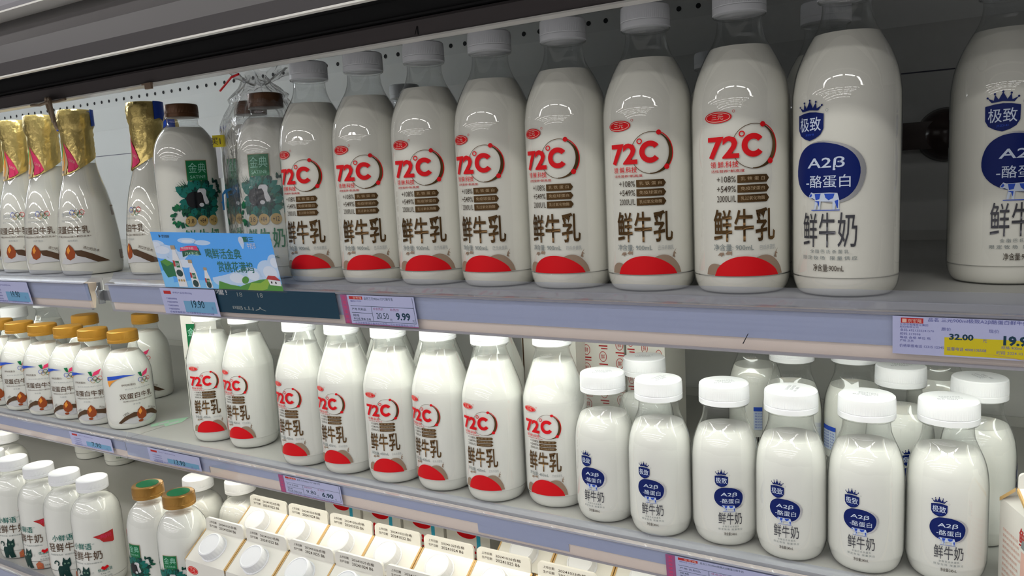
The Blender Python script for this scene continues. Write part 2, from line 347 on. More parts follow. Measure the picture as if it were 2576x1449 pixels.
# bracket seen in the gap between the two upper price channels
b = MB(); b.box(-.5010, -.006, -.030, -.470, .010, -.0165); b.box(-.4995, -.012, -.034, -.4965, -.004, -.006); b.tube([(-.499, -.010, -.010), (-.492, -.018, -.016), (-.486, -.020, -.024)], .0012)
tag(new_obj('shelf_bracket', b.mesh('shelf_bracket', [M['metal']])), 'grey metal bracket in the gap between the upper price channels', 'bracket')
# ================================================================ bottle builder
def rad_of(prof, R):
    zs = sorted(prof, key=lambda p: p[1])
    def f(z):
        if z < 0: return R
        for i in range(len(zs)-1):
            if zs[i][1] <= z <= zs[i+1][1]:
                d = zs[i+1][1]-zs[i][1]; t = (z-zs[i][1])/d if d > 1e-9 else 0
                return zs[i][0]+t*(zs[i+1][0]-zs[i][0])
        return R
    return f
KIND = {}
def cap_mesh(name, r, z0, z1, m_, rib=150, top=None, ring=True):
    b = MB(); h = z1-z0
    rr = lambda q, z, k, a: q-(.0002 if (k % 2 and z0+.3*h < z < z1-.15*h) else 0)
    pr = [(r*.93, z0), (r, z0+.0004), (r, z0+h*.26), (r*.985, z0+h*.275), (r*.985, z0+h*.30), (r, z0+h*.315), (r*.992, z1-h*.20), (r*.975, z1-h*.07), (r*.93, z1-h*.02), (r*.86, z1)]
    b.lathe(pr, rib, rfun=rr)
    if top:
        b.lathe([(r*.70, z1), (r*.70, z1+.0003)], 48, mi=1)
    me = b.mesh(name, [M[m_]]+([M[top]] if top else [])); auto_smooth(me, 18); return me
def define(kind, prof, level, cap, milkmat='milk', art=None, capm='cap', capr=None, lrad=None, stamp=None, cap_top=None, foil=None):
    P = smooth_prof(prof, 4); R = max(p[0] for p in prof)
    b = MB(); b.lathe(P, 56); shell = b.mesh(kind+'_shell', [M['shell']], True)
    inner = [(max(r-.0008, .001), max(z, .0012)) for r, z in P if z < level]
    rl = rad_of(P, R)(level)-.0008; inner.append((rl, level)); inner.append((rl*.5, level-.0003)); inner.append((.0005, level-.0003))
    b = MB(); b.lathe(inner, 56); milk = b.mesh(kind+'_milk', [M[milkmat]]); auto_smooth(milk, 50)
    K = dict(shell=shell, milk=milk, cap=cap_mesh(kind+'_cap', capr, cap[0], cap[1], capm, top=cap_top) if cap else None)
    K['art'] = art.wrap(kind+'_label', rad_of(P, R)) if art else None; K['R'] = R; K['H'] = cap[1] if cap else P[-1][1]
    if stamp:
        s_ = Art(); s_.text('20241026', -7, 1.2, 8, 3.6, 'stampink'); s_.text('20241025', -6, -2.4, 9, 0, 'stampink'); s_.text('B6 080', -9, -6, 5, -3.6, 'stampink')
        K['stamp'] = s_.lay(kind+'_stamp', lambda u, v, l: (u/1000, v/1000, cap[1]+.00015))
    KIND[kind] = K; K['P'] = P; K['prof_rad'] = rad_of(P, R)
    return K
def place(kind, name, x, y, z, yaw, label, group, cat='bottle', sz=1, art=True, stampang=0):
    K = KIND[kind]; r = empty(name, (x, y, z), math.radians(yaw)); tag(r, label, cat, group)
    if sz != 1: r.scale = (1, 1, sz)
    new_obj('bottle_body', K['shell'], r); new_obj('milk', K['milk'], r)
    if K['cap']: c_ = new_obj('cap', K['cap'], r)
    if K.get('foil'): new_obj('foil_wrap', K['foil'], r)
    if K['cap'] and K.get('stamp'): st = new_obj('date_stamp', K['stamp'], c_); st.rotation_euler = (0, 0, math.radians(stampang))
    if art and K['art']: new_obj('printed_label', K['art'], r)
    if K.get('extra'):
        for n_, me_ in K['extra']: new_obj(n_, me_, r)
    return r
# ---------------------------------------------------------------- artwork: the red 72 print
def crescent(t): return .35+3.4*max(0, math.sin(math.pi*t))**1.6
def art72(vol):
    a = Art()
    a.ell(-17.7, 134.8, 11, 4.3, 'red'); a.arc(-17.7, 134.8, 9.7, .5, 0, 360, 'peach', 1, 40, 3.3); a.text('三元', -22.5, 132.9, -13, 136.8, 'peach', 1, .005)
    a.arc(-5.4, 138.6, .9, .25, 0, 360, 'red', 0, 12)
    a.arc(9.5, 112.3, 16.4, .45, 50, 345, 'bronze', 0, 60)
    a.arc(9.5, 112.3, 16.0, crescent, -95, 68, 'bronze', 1, 40)
    a.arc(9.5, 112.3, 17.4, .8, -35, 66, 'red', 2, 24)
    a.ell(15.5, 128, 2.0, 2.0, 'red', 3, 16); a.ell(21.5, 101.0, 2.2, 2.2, 'red', 3, 16)
    a.text('72', -25.9, 103.6, -1.6, 120.5, 'red', 3, .035)
    a.arc(.3, 121.6, 1.8, .9, 0, 360, 'red', 3, 18)
    a.arc(8.6, 113.0, 6.4, 4.2, 38, 322, 'red', 3, 30, 6.6); a.poly([(5.6, 122.0), (8.8, 117.9), (12, 122.0), (8.8, 123)], 'white', 4) if 0 else None
    a.text('领 鲜.科技', -24, 97.2, -2.2, 102.0, 'red', 2, .02); a.text('活性营养*新高度', -23.5, 93.6, 2.2, 95.8, 'dred', 2, .01)
    for k, (n, t) in enumerate((('+108%', '乳 铁 蛋 白'), ('+549%', '免疫球蛋白'), ('2000U/L', '乳过氧化物酶'))):
        v = 88.4-k*7.3; a.text(n, -18.8, v-2.3, -4.2, v+2.5, 'darktext', 1, .004)
        a.poly([(-3.2, v-2.9), (18.6, v-2.9), (20.6, v), (18.6, v+2.9), (-3.2, v+2.9)], 'bronze'); a.text(t, -.8, v-1.3, 17.0, v+1.6, 'sand', 1)
    a.text('鲜', -22, 41.4, -7.4, 66, 'bronze', 1, .016); a.text('牛', -5.8, 41.4, 8.4, 66, 'bronze', 1, .016); a.text('乳', 9.6, 41.4, 25.6, 66.5, 'bronze', 1, .016)
    a.text('净含量: '+vol, -22, 34.6, 8.4, 39.6, 'grey', 1, .005); a.text('巴氏杀菌乳', 12.8, 34.8, 26.2, 38.4, 'lgrey', 1)
    H = lambda x0, x1, y0, y1, sk: [(x0+(x1-x0)*t+0, y0+(y1-y0)*(math.sin(math.pi*t**sk))**.62) for t in [i/22 for i in range(23)]]
    a.poly(H(-29, -9, 15.6, 24.3, .7), 'taupe'); a.poly(H(-2, 32.8, 15.6, 30.8, 1.15), 'taupe', 1)
    a.poly([(-19, 30.5), (-17, 33), (-14, 33.2), (-13.6, 30.6), (-15, 31.6), (-15.6, 29.6), (-17, 31)], 'taupe'); a.poly([(-12.8, 32), (-11, 34.2), (-8.4, 33.6), (-7.6, 34.4), (-8, 30.8), (-9, 32), (-11, 31.4)], 'taupe')
    a.poly([(25, 29), (26, 32.4), (28.6, 35.6), (27, 32.6), (28.6, 31), (26.8, 31.2), (27.4, 28)], 'taupe')
    a.poly(H(-21.5, 28.7, 14.9, 30.2, .88), 'red', 2)
    return a
def artA2(vol):
    a = Art()
    a.poly([(-24.4, 131.4), (-18, 132.7), (-13.2, 133.1), (-8, 132.7), (-2.2, 131.4), (-2.4, 121), (-4.6, 117), (-8.4, 114.6), (-13.3, 113), (-18, 114.6), (-22, 117), (-24.2, 121)], 'blue')
    a.poly([(-20.3, 133.8), (-23, 137.2), (-19, 135.4), (-18.4, 139.6), (-16, 135.9), (-13.3, 141.2), (-10.6, 135.9), (-8.2, 139.6), (-7.6, 135.4), (-3.6, 137.2), (-6.3, 133.8), (-13.3, 134.6)], 'blue')
    for x, y in ((-23, 137.4), (-18.4, 140), (-13.3, 141.4), (-8.2, 140), (-3.6, 137.4)): a.ell(x, y, .75, .75, 'blue', 0, 10)
    a.arc(0, 133.6, .9, .25, 0, 360, 'lgrey', 0, 12)
    a.text('极致', -22.4, 119.6, -4.2, 129.6, 'ice', 1, .004); a.text('JIZHI', -17, 116.2, -9.6, 118, 'midblue', 1)
    a.ell(.8, 90.5, 25.2, 21.3, 'silver', 0, 40, 2.3, -.25); a.ell(-1.8, 90.4, 24.0, 20.6, 'blue', 1, 40, 2.25, -.22)
    a.text('A2β', -14.6, 91.6, 12, 101.0, 'ice', 2, .012, .08); a.text('-酪蛋白', -16, 79.4, 15.8, 88.4, 'ice', 2, .004)
    # walking cow
    a.poly([(-13.5, 73.6), (-11.5, 76.4), (-9.4, 75.6), (2, 76), (7.4, 75.6), (8.8, 70), (8.3, 64), (7, 64), (6.8, 69), (5.4, 64), (4.2, 64), (4.2, 69.5), (-4, 69.8), (-4.6, 64), (-6, 64), (-6.3, 69), (-8, 64), (-9.2, 64.2), (-8.3, 71), (-10.4, 72.2), (-13, 72)], 'ice', 3)
    a.poly([(-13.2, 73.2), (-11.6, 75.6), (-10.6, 74.4), (-11.6, 72.8)], 'midblue', 4); a.poly([(-8.6, 75.2), (-4, 75.4), (-5, 71.4), (-7.8, 70.8)], 'midblue', 4); a.poly([(-1.5, 75.3), (5.6, 75.2), (4.6, 72), (1.5, 70.6), (-.6, 72.4)], 'midblue', 4); a.poly([(5.6, 70), (8, 71), (7.8, 65), (7.2, 65)], 'midblue', 4); a.poly([(-8.8, 70), (-5, 70), (-5.4, 66), (-6.4, 69)], 'midblue', 4)
    a.rect(-11.4, 63.2, 9, 63.8, 'midblue', 2)
    a.text('鲜', -19, 37, -6.8, 61.8, 'steelink', 1, .004); a.text('牛', -5.4, 37, 6.2, 61.8, 'steelink', 1, .004); a.text('奶', 7.6, 37, 20.4, 61.8, 'steelink', 1, .004)
    a.text('全 脂 巴 氏 杀 菌 乳', -12.4, 32.6, 15, 35.4, 'grey', 1, .004); a.text('限 定 牧 场   限 量 供 应', -19, 27.8, 20.6, 30.8, 'grey', 1, .004)
    a.text('净含量:'+vol, -10, 19.4, 11.8, 24.8, 'darktext', 1, .004)
    return a
def art_back():     # nutrition table and bar code on the rear of the blue-printed bottles
    a = Art(); a.rect(-9, 60, 9, 64, 'midblue'); a.rect(-9, 42, 9, 59.6, 'ice')
    for k in range(6): a.text('蛋白质 3.6g', -8, 43.4+k*2.7, 7.6, 45.2+k*2.7, 'midblue', 1)
    a.text('6.921355', -8, 16.5, 8, 18.5, 'black', 1)
    x = -8.0
    while x < 8: w_ = random.choice((.3, .6, .9)); a.rect(x, 19, x+w_, 35, 'black'); x += w_+random.choice((.3, .6))
    return a
def foliage(a, cx, cy_, R_, n, cols, seed, layer=0):
    rd = random.Random(seed)
    for k in range(n):
        t = rd.uniform(0, 2*math.pi); q = R_*rd.uniform(.45, .8); L = rd.uniform(.34, .58)*R_
        a.leaf(cx+q*math.cos(t)*1.0, cy_+q*math.sin(t), L, t+rd.uniform(-.7, .7), L*.62, cols[k % len(cols)], layer+.1*(k % 3))
def art_sat(vol):
    a = Art()
    a.rect(-12.6, 115.2, 12.2, 139.8, 'sand'); a.rect(-12, 115.8, 11.6, 139.2, 'green', 1)
    a.text('金典', -9.8, 124.6, 10.2, 136.6, 'tmint', 2, .0); a.text('SATINE', -8.6, 118.2, 9, 121.8, 'tmint', 2, .0)
    a.ell(-1, 93, 16.5, 15, 'leafd', 0, 24); foliage(a, -1, 93, 23, 70, ('leaf', 'leafd', 'teal'), 3, .2)
    foliage(a, -22, 74, 13, 44, ('green', 'leaf'), 5, .2); foliage(a, 18, 104, 13, 30, ('leaf', 'leafd'), 8, .2)
    for k in range(7): a.leaf(-10, 100, 20, math.radians(112+k*9), 1.0, 'leaf', .3)
    a.ell(-5, 93, 10.5, 9.8, 'black', 1, 20, 2.4); a.poly([(-2, 104), (0, 106.2), (6.4, 106), (8.2, 103.6), (7.4, 98), (10.4, 90.4), (9.4, 87), (5.8, 87.4), (4, 92), (3.6, 98), (1.6, 102), (-2.4, 101.6)], 'splash', 2); a.poly([(9.6, 88.6), (10.4, 89.4), (9.4, 86.6), (6.2, 87.2)], 'grey', 2.5); a.ell(1.2, 86.8, 2.8, 2.4, 'splash', 2, 12)
    for x, t in ((-12.6, '3.8'), (1, '+84'), (14.4, '+12')): a.ell(x, 68, 6.1, 6.2, 'gold', 1, 24); a.text(t, x-3.6, 65.4, x+3.4, 70.8, 'darktext', 2, .004)
    a.text('鲜', -21, 36, -8.5, 58, 'green', 1, .02); a.text('牛', -6, 36, 6.5, 58, 'green', 1, .02); a.text('奶', 9, 36, 22, 58, 'green', 1, .02)
    a.text('净含量:'+vol, -12, 24, 14, 28.4, 'green', 1, .005)
    return a
def rings(a, x, y, r, L=1):
    for k, c_ in enumerate(('midblue', 'black', 'red')): a.arc(x+(k-1)*r*2.2, y, r, r*.22, 0, 360, c_, L, 20)
    for k, c_ in enumerate(('gold', 'green')): a.arc(x+(k-.5)*r*2.2, y-r, r, r*.22, 0, 360, c_, L+.5, 20)
def almond(a, x, y, s_, L=2):
    a.poly([(x-.55*s_, y-.9*s_), (x-.8*s_, y-.2*s_), (x-.55*s_, y+.55*s_), (x, y+1.1*s_), (x+.5*s_, y+.6*s_), (x+.85*s_, y-.1*s_), (x+.65*s_, y-.8*s_), (x, y-1.15*s_)], 'almond', L)
    a.poly([(x-.5*s_, y+.3*s_), (x-.1*s_, y+.85*s_), (x+.1*s_, y+.2*s_), (x-.3*s_, y-.3*s_)], 'orange', L+.5)
def art_prot(big):
    a = Art()
    if big:
        a.text('伊利|中国', -16, 77, -2, 85, 'lgrey', 1); rings(a, 10, 84.5, 3.3)
        a.text('官方乳制品合作伙伴', -16, 72.5, 12, 75, 'lgrey', 1)
        a.text('双蛋白牛乳', -27, 56.4, 24.5, 66.6, 'brown', 1, .006); a.text('每瓶(250mL)加六颗巴旦木*', -24, 51, 26, 54, 'brown', 1, .004)
        a.text('高优蛋白', -6, 46, 8, 48.6, 'lgrey', 1)
        a.poly([(-22, 17), (-12, 15.6), (6, 17.5), (30, 17.2), (14, 27), (2, 31), (-8, 26), (-16, 24)], 'splash'); almond(a, -4, 32, 9.5)
        a.poly([(2, 34), (12, 34), (24, 29), (46, 17.4), (30, 17), (16, 24), (6, 27)], 'brown', 1); a.text('进口巴旦木', 14, 33, 34, 37, 'brown', 1, 0, 0, -.32)
        a.rect(66, 18, 84, 92, 'taupe')
    else:
        a.poly([(-38, 78), (-14, 79.5), (2, 77.6), (-12, 76.8), (-26, 73.8), (-38, 72.6)], 'midblue'); a.poly([(-38, 71.6), (-26, 73), (-14, 76), (-24, 73), (-31, 69), (-36, 63)], 'orange')
        a.poly([(5, 80), (10, 80.5), (11, 73), (8, 74.5)], 'green'); a.poly([(10, 73), (13, 79), (23, 83), (19, 76)], 'pink'); rings(a, 14, 69.6, 2.9)
        a.text('伊利双蛋白', -18, 63.4, 0, 66.4, 'brown', 1, .004); a.text('官方乳制品合作伙伴', -14, 57.8, 22, 59.6, 'lgrey', 1)
        a.text('双蛋白牛乳', -22, 44.4, 24, 52.8, 'brown', 1, .008); a.text('每瓶(250mL)加六颗巴旦木', -18, 40, 24, 42.4, 'brown', 1); a.text('净含量', -6, 35.4, 4, 37.6, 'lgrey', 1)
        a.poly([(-26, 13), (-8, 8), (12, 9), (26, 13), (24, 20), (10, 17), (-4, 17), (-14, 15)], 'splash'); almond(a, 4, 22.5, 8.5)
        a.poly([(-28, 11), (-18, 20), (-6, 25), (0, 24), (-1, 19), (-12, 17), (-24, 10)], 'brown', 1); a.poly([(10, 25), (22, 24), (40, 13), (30, 13), (18, 18), (11, 19)], 'brown', 1)
        a.text('100%', -20, 22, -12, 25, 'darktext', 2, 0, 0, .5); a.text('进口巴旦木', 14, 24, 30, 27, 'brown', 1, 0, 0, -.35); a.ell(2, 11.2, 3.4, 1.8, 'almond', 2, 12)
    return a
def art_cat():
    a = Art()
    a.poly([(12, 76), (38, 80), (38, 64), (36, 63), (24, 66), (20, 71)], 'dred'); a.text('伊利|好牛奶', 21, 70, 35, 77, 'pink', 1, 0)
    a.text('小鲜语', -19, 58.6, 9, 67.8, 'teal', 1, .018); a.rect(10, 66, 13, 66.4, 'teal')
    a.text('轻', -27, 43, -16, 56, 'brown', 1, .006); a.text('鲜', -14.4, 43, -3.6, 56, 'brown', 1, .006); a.text('牛', -2, 43, 8.4, 56, 'brown', 1, .006); a.text('奶', 9.8, 43, 21, 56, 'brown', 1, .006)
    a.text('轻脂肪轻负担  低温巴氏鲜牛乳', -26, 37.8, 20, 39.8, 'grey', 1, .006)
    cx, cy_ = -3, 25                                       # black cat drawing
    a.ell(cx, cy_, 6, 5.6, 'leafd', 1, 20, 2.3); a.poly([(cx-5, cy_+3), (cx-3.6, cy_+10), (cx-.6, cy_+5)], 'leafd', 1); a.poly([(cx+1.4, cy_+5), (cx+5.2, cy_+9), (cx+5.6, cy_+2)], 'leafd', 1)
    for dx in (-2.2, 2.6): a.arc(cx+dx, cy_+.6, 1.0, .35, 0, 360, 'mint', 2, 12)
    a.poly([(cx-4, cy_-3), (cx+3, cy_-4), (cx+3, cy_-12), (cx+5, cy_-21), (cx-3, cy_-22), (cx-5, cy_-15), (cx-8, cy_-22), (cx-14, cy_-22), (cx-13, cy_-8), (cx-11, cy_-3)], 'leafd', 1)
    a.arc(cx-14, cy_+1, 3.4, 1.8, -60, 200, 'leafd', 1, 18)
    for k in (-1, 0, 1): a.poly([(cx+6, cy_-1+k*.4), (cx+11, cy_-1+k*2.0), (cx+11, cy_-.7+k*2.0)], 'grey', 1)
    a.poly([(7, 2), (17, 2), (17, 10), (12, 14.5), (7, 10.5)], 'houseo', 1); a.arc(12, 5.6, 1.9, .6, 0, 180, 'orange', 2, 12)
    a.poly([(21, 26), (17, 30), (19, 32.4), (22, 31), (25, 33), (27.4, 30)], 'red', 2); a.text('低温鲜活', 13, 24.6, 31, 29.2, 'teal', 1, .006); a.text('3.6g 优', 16, 20.4, 28, 23, 'grey', 1); a.text('生牛乳轻脂', 14, 16, 30, 18.6, 'grey', 1); a.text('净含量:450mL', 19, 6, 33, 8.6, 'grey', 1)
    return a
# ---------------------------------------------------------------- bottle kinds
P900 = [(.0280, 0), (.0330, .0012), (.0362, .006), (.0378, .014), (.0380, .022), (.0380, .085), (.0380, .138), (.0372, .151), (.0350, .163), (.0305, .175), (.0250, .185), (.0205, .1925), (.0178, .2000), (.0168, .2065), (.0170, .2110), (.0196, .2122), (.0196, .2136), (.0172, .2145)]
P900 = [(r*.986 if r > .03 else r, z) for r, z in P900]
a72 = art72('900mL')
define('tall_red', P900, .1885, (.2135, .2318), 'milk', a72, 'cap', .0202)
aA2 = artA2('900mL'); define('tall_blue', P900, .1885, (.2135, .2318), 'milk', aA2, 'cap', .0202)
P450 = [(.0220, 0), (.0270, .0012), (.0300, .006), (.0315, .013), (.0320, .020), (.0320, .070), (.0320, .102), (.0314, .109), (.0288, .119), (.0250, .130), (.0212, .1405), (.0185, .148), (.0172, .1525), (.0169, .1565), (.0188, .1576), (.0188, .1592), (.0170, .1598)]
vm = lerp([0, 15, 30, 42, 65, 88, 100, 127, 135, 140], [0, 15, 30.5, 39.5, 58, 68.5, 74, 95, 100, 103.5])
define('mid_red', P450, .1430, (.1592, .1745), 'milk_mid', art72('450mL').warp(lambda u: u*.745, vm), 'cap', .0195)
P240 = [(.0180, 0), (.0235, .0012), (.0265, .006), (.0280, .012), (.0285, .018), (.0285, .050), (.0284, .070), (.0280, .078), (.0269, .0865), (.0250, .0935), (.0228, .0990), (.0204, .1045), (.0187, .1090), (.0179, .1135), (.0178, .1195), (.0203, .1206), (.0203, .1218), (.0184, .1224)]
vm2 = lerp([0, 22, 30, 37.5, 61, 70.8, 90, 110.6, 113.4, 132, 139.2, 145], [2, 13.8, 18.4, 22.6, 32.6, 37, 46, 54.8, 55.2, 64.8, 69, 72])
define('small_blue', P240, .0995, (.1218, .1395), 'milk_mid', artA2('240mL').warp(lambda u: u*.5, vm2), 'cap', .0212, stamp=True)
ab = art_back(); define('small_back', P240, .0995, (.1218, .1395), 'milk_mid', ab, 'cap', .0212)
PSAT = [(.0290, 0), (.0335, .0012), (.0362, .006), (.0375, .014), (.0378, .022), (.0378, .085), (.0378, .130), (.0372, .146), (.0345, .160), (.0295, .171), (.0230, .1795), (.0188, .1830), (.0178, .1860), (.0178, .1900), (.0194, .1908), (.0194, .1920), (.0178, .1925)]
define('satin', PSAT, .1800, (.1922, .2080), 'milk', art_sat('780mL'), 'brown_cap', .0194)
PQ = [(r*.80, z*.79) for r, z in PSAT]
define('small_satin', PQ, .142, (.1508, .1665), 'milk_mid', art_sat('450mL').warp(lambda u: u*.78, lambda v: v*.70), 'bronze_cap', .0192, cap_top='green')
PPR = [(.0240, 0), (.0295, .0012), (.0318, .006), (.0326, .012), (.0328, .020), (.0328, .060), (.0324, .078), (.0300, .090), (.0250, .1005), (.0205, .1075), (.0182, .1120), (.0178, .1200), (.0190, .1208), (.0190, .1220), (.0176, .1225)]
define('small_prot', PPR, .1090, (.1220, .1385), 'milk_mid', art_prot(False), 'gold_cap', .0203)
PCAT = [(.0240, 0), (.0285, .0012), (.0305, .006), (.0315, .014), (.0318, .022), (.0318, .085), (.0314, .098), (.0292, .110), (.0240, .1190), (.0195, .1235), (.0178, .1275), (.0176, .1320), (.0192, .1328), (.0192, .1340), (.0176, .1345)]
define('cat_print', PCAT, .1215, (.1340, .1500), 'milk_mid', art_cat(), 'cap', .0201)
# gold-foil bottle: bare white body, crinkled foil over the neck ending in a slanted collar
PG = [(.0320, 0), (.0362, .0012), (.0382, .006), (.0391, .014), (.0392, .026), (.0384, .045), (.0366, .064), (.0336, .087), (.0290, .110), (.0245, .126), (.0212, .139), (.0193, .152), (.0186, .165), (.0186, .180), (.0190, .192), (.0192, .2005), (.0188, .218)]
KG = define('foil_top', PG, .150, None, 'milk', art_prot(True))
def foil_mesh():
    b = MB(); rd = random.Random(4); seg = 64; rows = 26; rad = KG['prof_rad']
    for j in range(rows+1):
        for k in range(seg):
            a = 2*math.pi*k/seg; lo = .1465-.0125*math.cos(a+math.pi/2+math.radians(38)); t = j/rows
            z = lo+(.2205-lo)*t
            r = (rad(min(z, .2179))+.0010) if z < .1975 else .0221 if z < .2165 else .0212
            if .1945 < z < .1985: r = .0210
            if j > 1 and z < .2185: r += rd.uniform(-.0007, .0008)
            b.v.append((r*math.cos(a), r*math.sin(a), z))
    for j in range(rows):
        for k in range(seg):
            b.f.append([j*seg+k, j*seg+(k+1) % seg, (j+1)*seg+(k+1) % seg, (j+1)*seg+k]); b.m.append(0)
    b.f.append([rows*seg+k for k in range(seg)]); b.m.append(0)
    me = b.mesh('foil', [M['foil']], True); return me
KG['foil'] = foil_mesh()
def foil_print():
    a = Art()     # u measured round the body radius of 39.2 mm
    a.poly([(-17, 178), (-24, 170), (-33, 158), (-40, 146), (-38, 137.5), (-27, 135.2), (-12, 135.6), (-6, 150), (-12, 166)], 'foilsand', 1)
    a.poly([(-16, 176), (-22, 164), (-30, 152), (-34, 141), (-20, 137), (-15, 150), (-14, 162)], 'orange', 2); a.poly([(-26, 150), (-20, 156), (-19, 147), (-24, 143)], 'foilsand', 2.5)
    a.poly([(-17, 178), (-24, 170), (-31, 158), (-28, 156), (-22, 166)], 'lime', 3)
    a.poly([(-15, 178), (-8, 172), (4, 163), (13, 154), (19, 145), (10, 140.5), (-6, 137.5), (-4, 150), (-9, 163)], 'pink', 3); a.text('FLAVOR', -3, 150.5, 12, 154.5, 'peach', 4, 0, 0, -.3)
    a.text('新鲜', -30, 136.8, -17, 140.6, 'bagblue', 4, 0)
    return a
rg = KG['prof_rad']
KG['extra'] = [('foil_print', foil_print().wrap('foil_print', lambda z: .0392 if z < 0 else rg(min(z, .195))+.0016, 2.0))]
a = Art(); a.poly([(60, 198), (60, 221), (110, 221), (110, 208), (92, 203), (84, 196), (74, 200)], 'midblue'); KG['extra'].append(('blue_patch', a.wrap('blue_patch', lambda z: .0392 if z < 0 else .0229, 2.0)))
# ---------------------------------------------------------------- placing the bottles
ORD = ['first', 'second', 'third', 'fourth', 'fifth', 'sixth', 'seventh', 'eighth']
BX = [-.1449, -.0690, .0075, .0828, .1582, .2338, .3100, .3870]
YW = [10.6, 17.5, 14.5, 2, 0, 9, 15]
for i, x in enumerate(BX):
    if i < 7:
        extra = ', beside clear bag' if i == 0 else ', touching blue-printed one' if i == 6 else ''
        place('tall_red', 'milk_bottle', x, .0346, Z1, YW[i], ORD[i]+' from left of the tall red-printed bottles, upper row'+extra, 'tall red-printed bottles on the upper shelf')
    else: place('tall_blue', 'milk_bottle', x, .0346, Z1, -12, 'tall milk bottle with blue oval print touching the red-printed row', 'tall blue-printed bottles on the upper shelf')
place('tall_blue', 'milk_bottle', .489, .116, Z1, 15.7, 'tall blue-printed milk bottle cut by the right edge of the picture', 'tall blue-printed bottles on the upper shelf')
place('tall_blue', 'milk_bottle', .3585, .1300, Z1, 200, 'tall white-capped bottle standing behind the blue-printed bottle', 'bottles in the upper rear row')
place('tall_red', 'milk_bottle', -.194, .262, Z1, 160, 'blurred tall bottle behind the second and third red-printed bottles', 'bottles in the upper rear row')
place('tall_red', 'milk_bottle', .206, .325, Z1, 160, 'dim tall bottle far behind the sixth and seventh red-printed bottles', 'bottles in the upper rear row')
MX = [-.3989, -.3297, -.2131, -.1468, -.0789, -.0144, .0513, .1155]; MY = [.0720, .0727, .0539, .0544, .0549, .0585, .0564, .0700]
MW = [27, 9, 3, 3, 14, -5, 2, 1]
for i in range(8):
    t = ORD[i]+' from left of the half-size red-printed bottles on the middle shelf'
    if i == 0: t = 'leftmost half-size red-printed bottle, in front of the green-printed carton'
    if i == 7: t = 'rightmost half-size red-printed bottle, beside the small blue-printed bottles'
    place('mid_red', 'milk_bottle', MX[i], MY[i], Z2, MW[i], t, 'half-size red-printed bottles on the middle shelf')
for i, (x, y) in enumerate(((-.300, .158), (-.222, .140), (-.148, .138), (-.076, .140), (.004, .142))):
    place('mid_red', 'milk_bottle', x, y, Z2, 150+20*i, ORD[i]+' from left of the bottles hidden behind the half-size red-printed row', 'rear row of half-size bottles')
SX = [.1746, .2312, .2880, .3442, .4009, .4572]; SY = [.0560, .0499, .0569, .0529, .0561, .0650]; SW = [-1, 3.6, 22.6, 2.2, -.8, 5.1]
for i in range(6):
    t = ORD[i]+' from left of the small blue-printed milk bottles in the middle front row'
    place('small_blue', 'milk_bottle', SX[i], SY[i], Z2, SW[i], t, 'small blue-printed bottles in the middle front row', stampang=(25, 70, 5, 85, -10, 10)[i])
place('small_back', 'milk_bottle', .2721, .2400, Z2, 27, 'small bottle with barcode and nutrition table behind the third blue-printed one', 'small bottles in the middle rear row', sz=1.12)
place('small_back', 'milk_bottle', .3185, .1930, Z2, 170, 'small rear bottle right of the barcode bottle, cap cut by shelf edge', 'small bottles in the middle rear row', sz=1.07)
place('small_blue', 'milk_bottle', .1897, .1250, Z2, 170, 'small white-capped bottle standing behind the first and second blue-printed ones', 'small bottles in the middle rear row', stampang=30)
place('small_blue', 'milk_bottle', .4176, .1640, Z2, 32, 'small rear bottle with part of a blue shield showing between two front bottles', 'small bottles in the middle rear row', stampang=-15)
place('small_blue', 'milk_bottle', .4780, .1405, Z2, 100, 'rightmost small capped bottle, behind the last blue-printed one', 'small bottles in the middle rear row', stampang=20)
place('small_back', 'milk_bottle', .3745, .2060, Z2, -46, 'small rear bottle in front of the wall above the fifth blue-printed cap', 'small bottles in the middle rear row', sz=1.07)
place('small_back', 'milk_bottle', .4445, .2600, Z2, 180, 'rearmost small bottle, its neck showing between two white caps', 'small bottles in the middle rear row', sz=1.09)
# gold-foil bottles
for i, (x, y, a_) in enumerate(((-.829, .046, 28), (-.7463, .0431, 28), (-.6636, .0354, 25), (-.5801, .035, 25))):
    t = (ORD[i]+' from left of the gold-foil-topped bottles at far left of the upper shelf') if i < 3 else 'gold-foil-topped bottle beside the brown rubber bands, last of the left four'
    place('foil_top', 'foil_topped_bottle', x, y, Z1, a_, t, 'gold-foil-topped bottles')
place('foil_top', 'foil_topped_bottle', -.4590, .0560, Z1, -6, 'gold-foil-topped bottle standing alone beside the brown-capped bottle', 'gold-foil-topped bottles')
place('foil_top', 'foil_topped_bottle', -.6387, .2129, Z1, -60, 'gold-foil-topped bottle in the rear with a blue patch on its foil', 'gold-foil-topped bottles')
# brown-capped green-printed bottles
place('satin', 'milk_bottle', -.3600, .036, Z1, 69, 'brown-capped green-printed bottle behind the blue landscape sign', 'brown-capped green-printed bottles')
place('satin', 'milk_bottle', -.2930, .0830, Z1, 8, 'rear brown-capped bottle inside the crumpled clear bag', 'brown-capped green-printed bottles')
place('satin', 'milk_bottle', -.2235, .0440, Z1, 26, 'front brown-capped green-printed bottle inside the clear bag', 'brown-capped green-printed bottles')
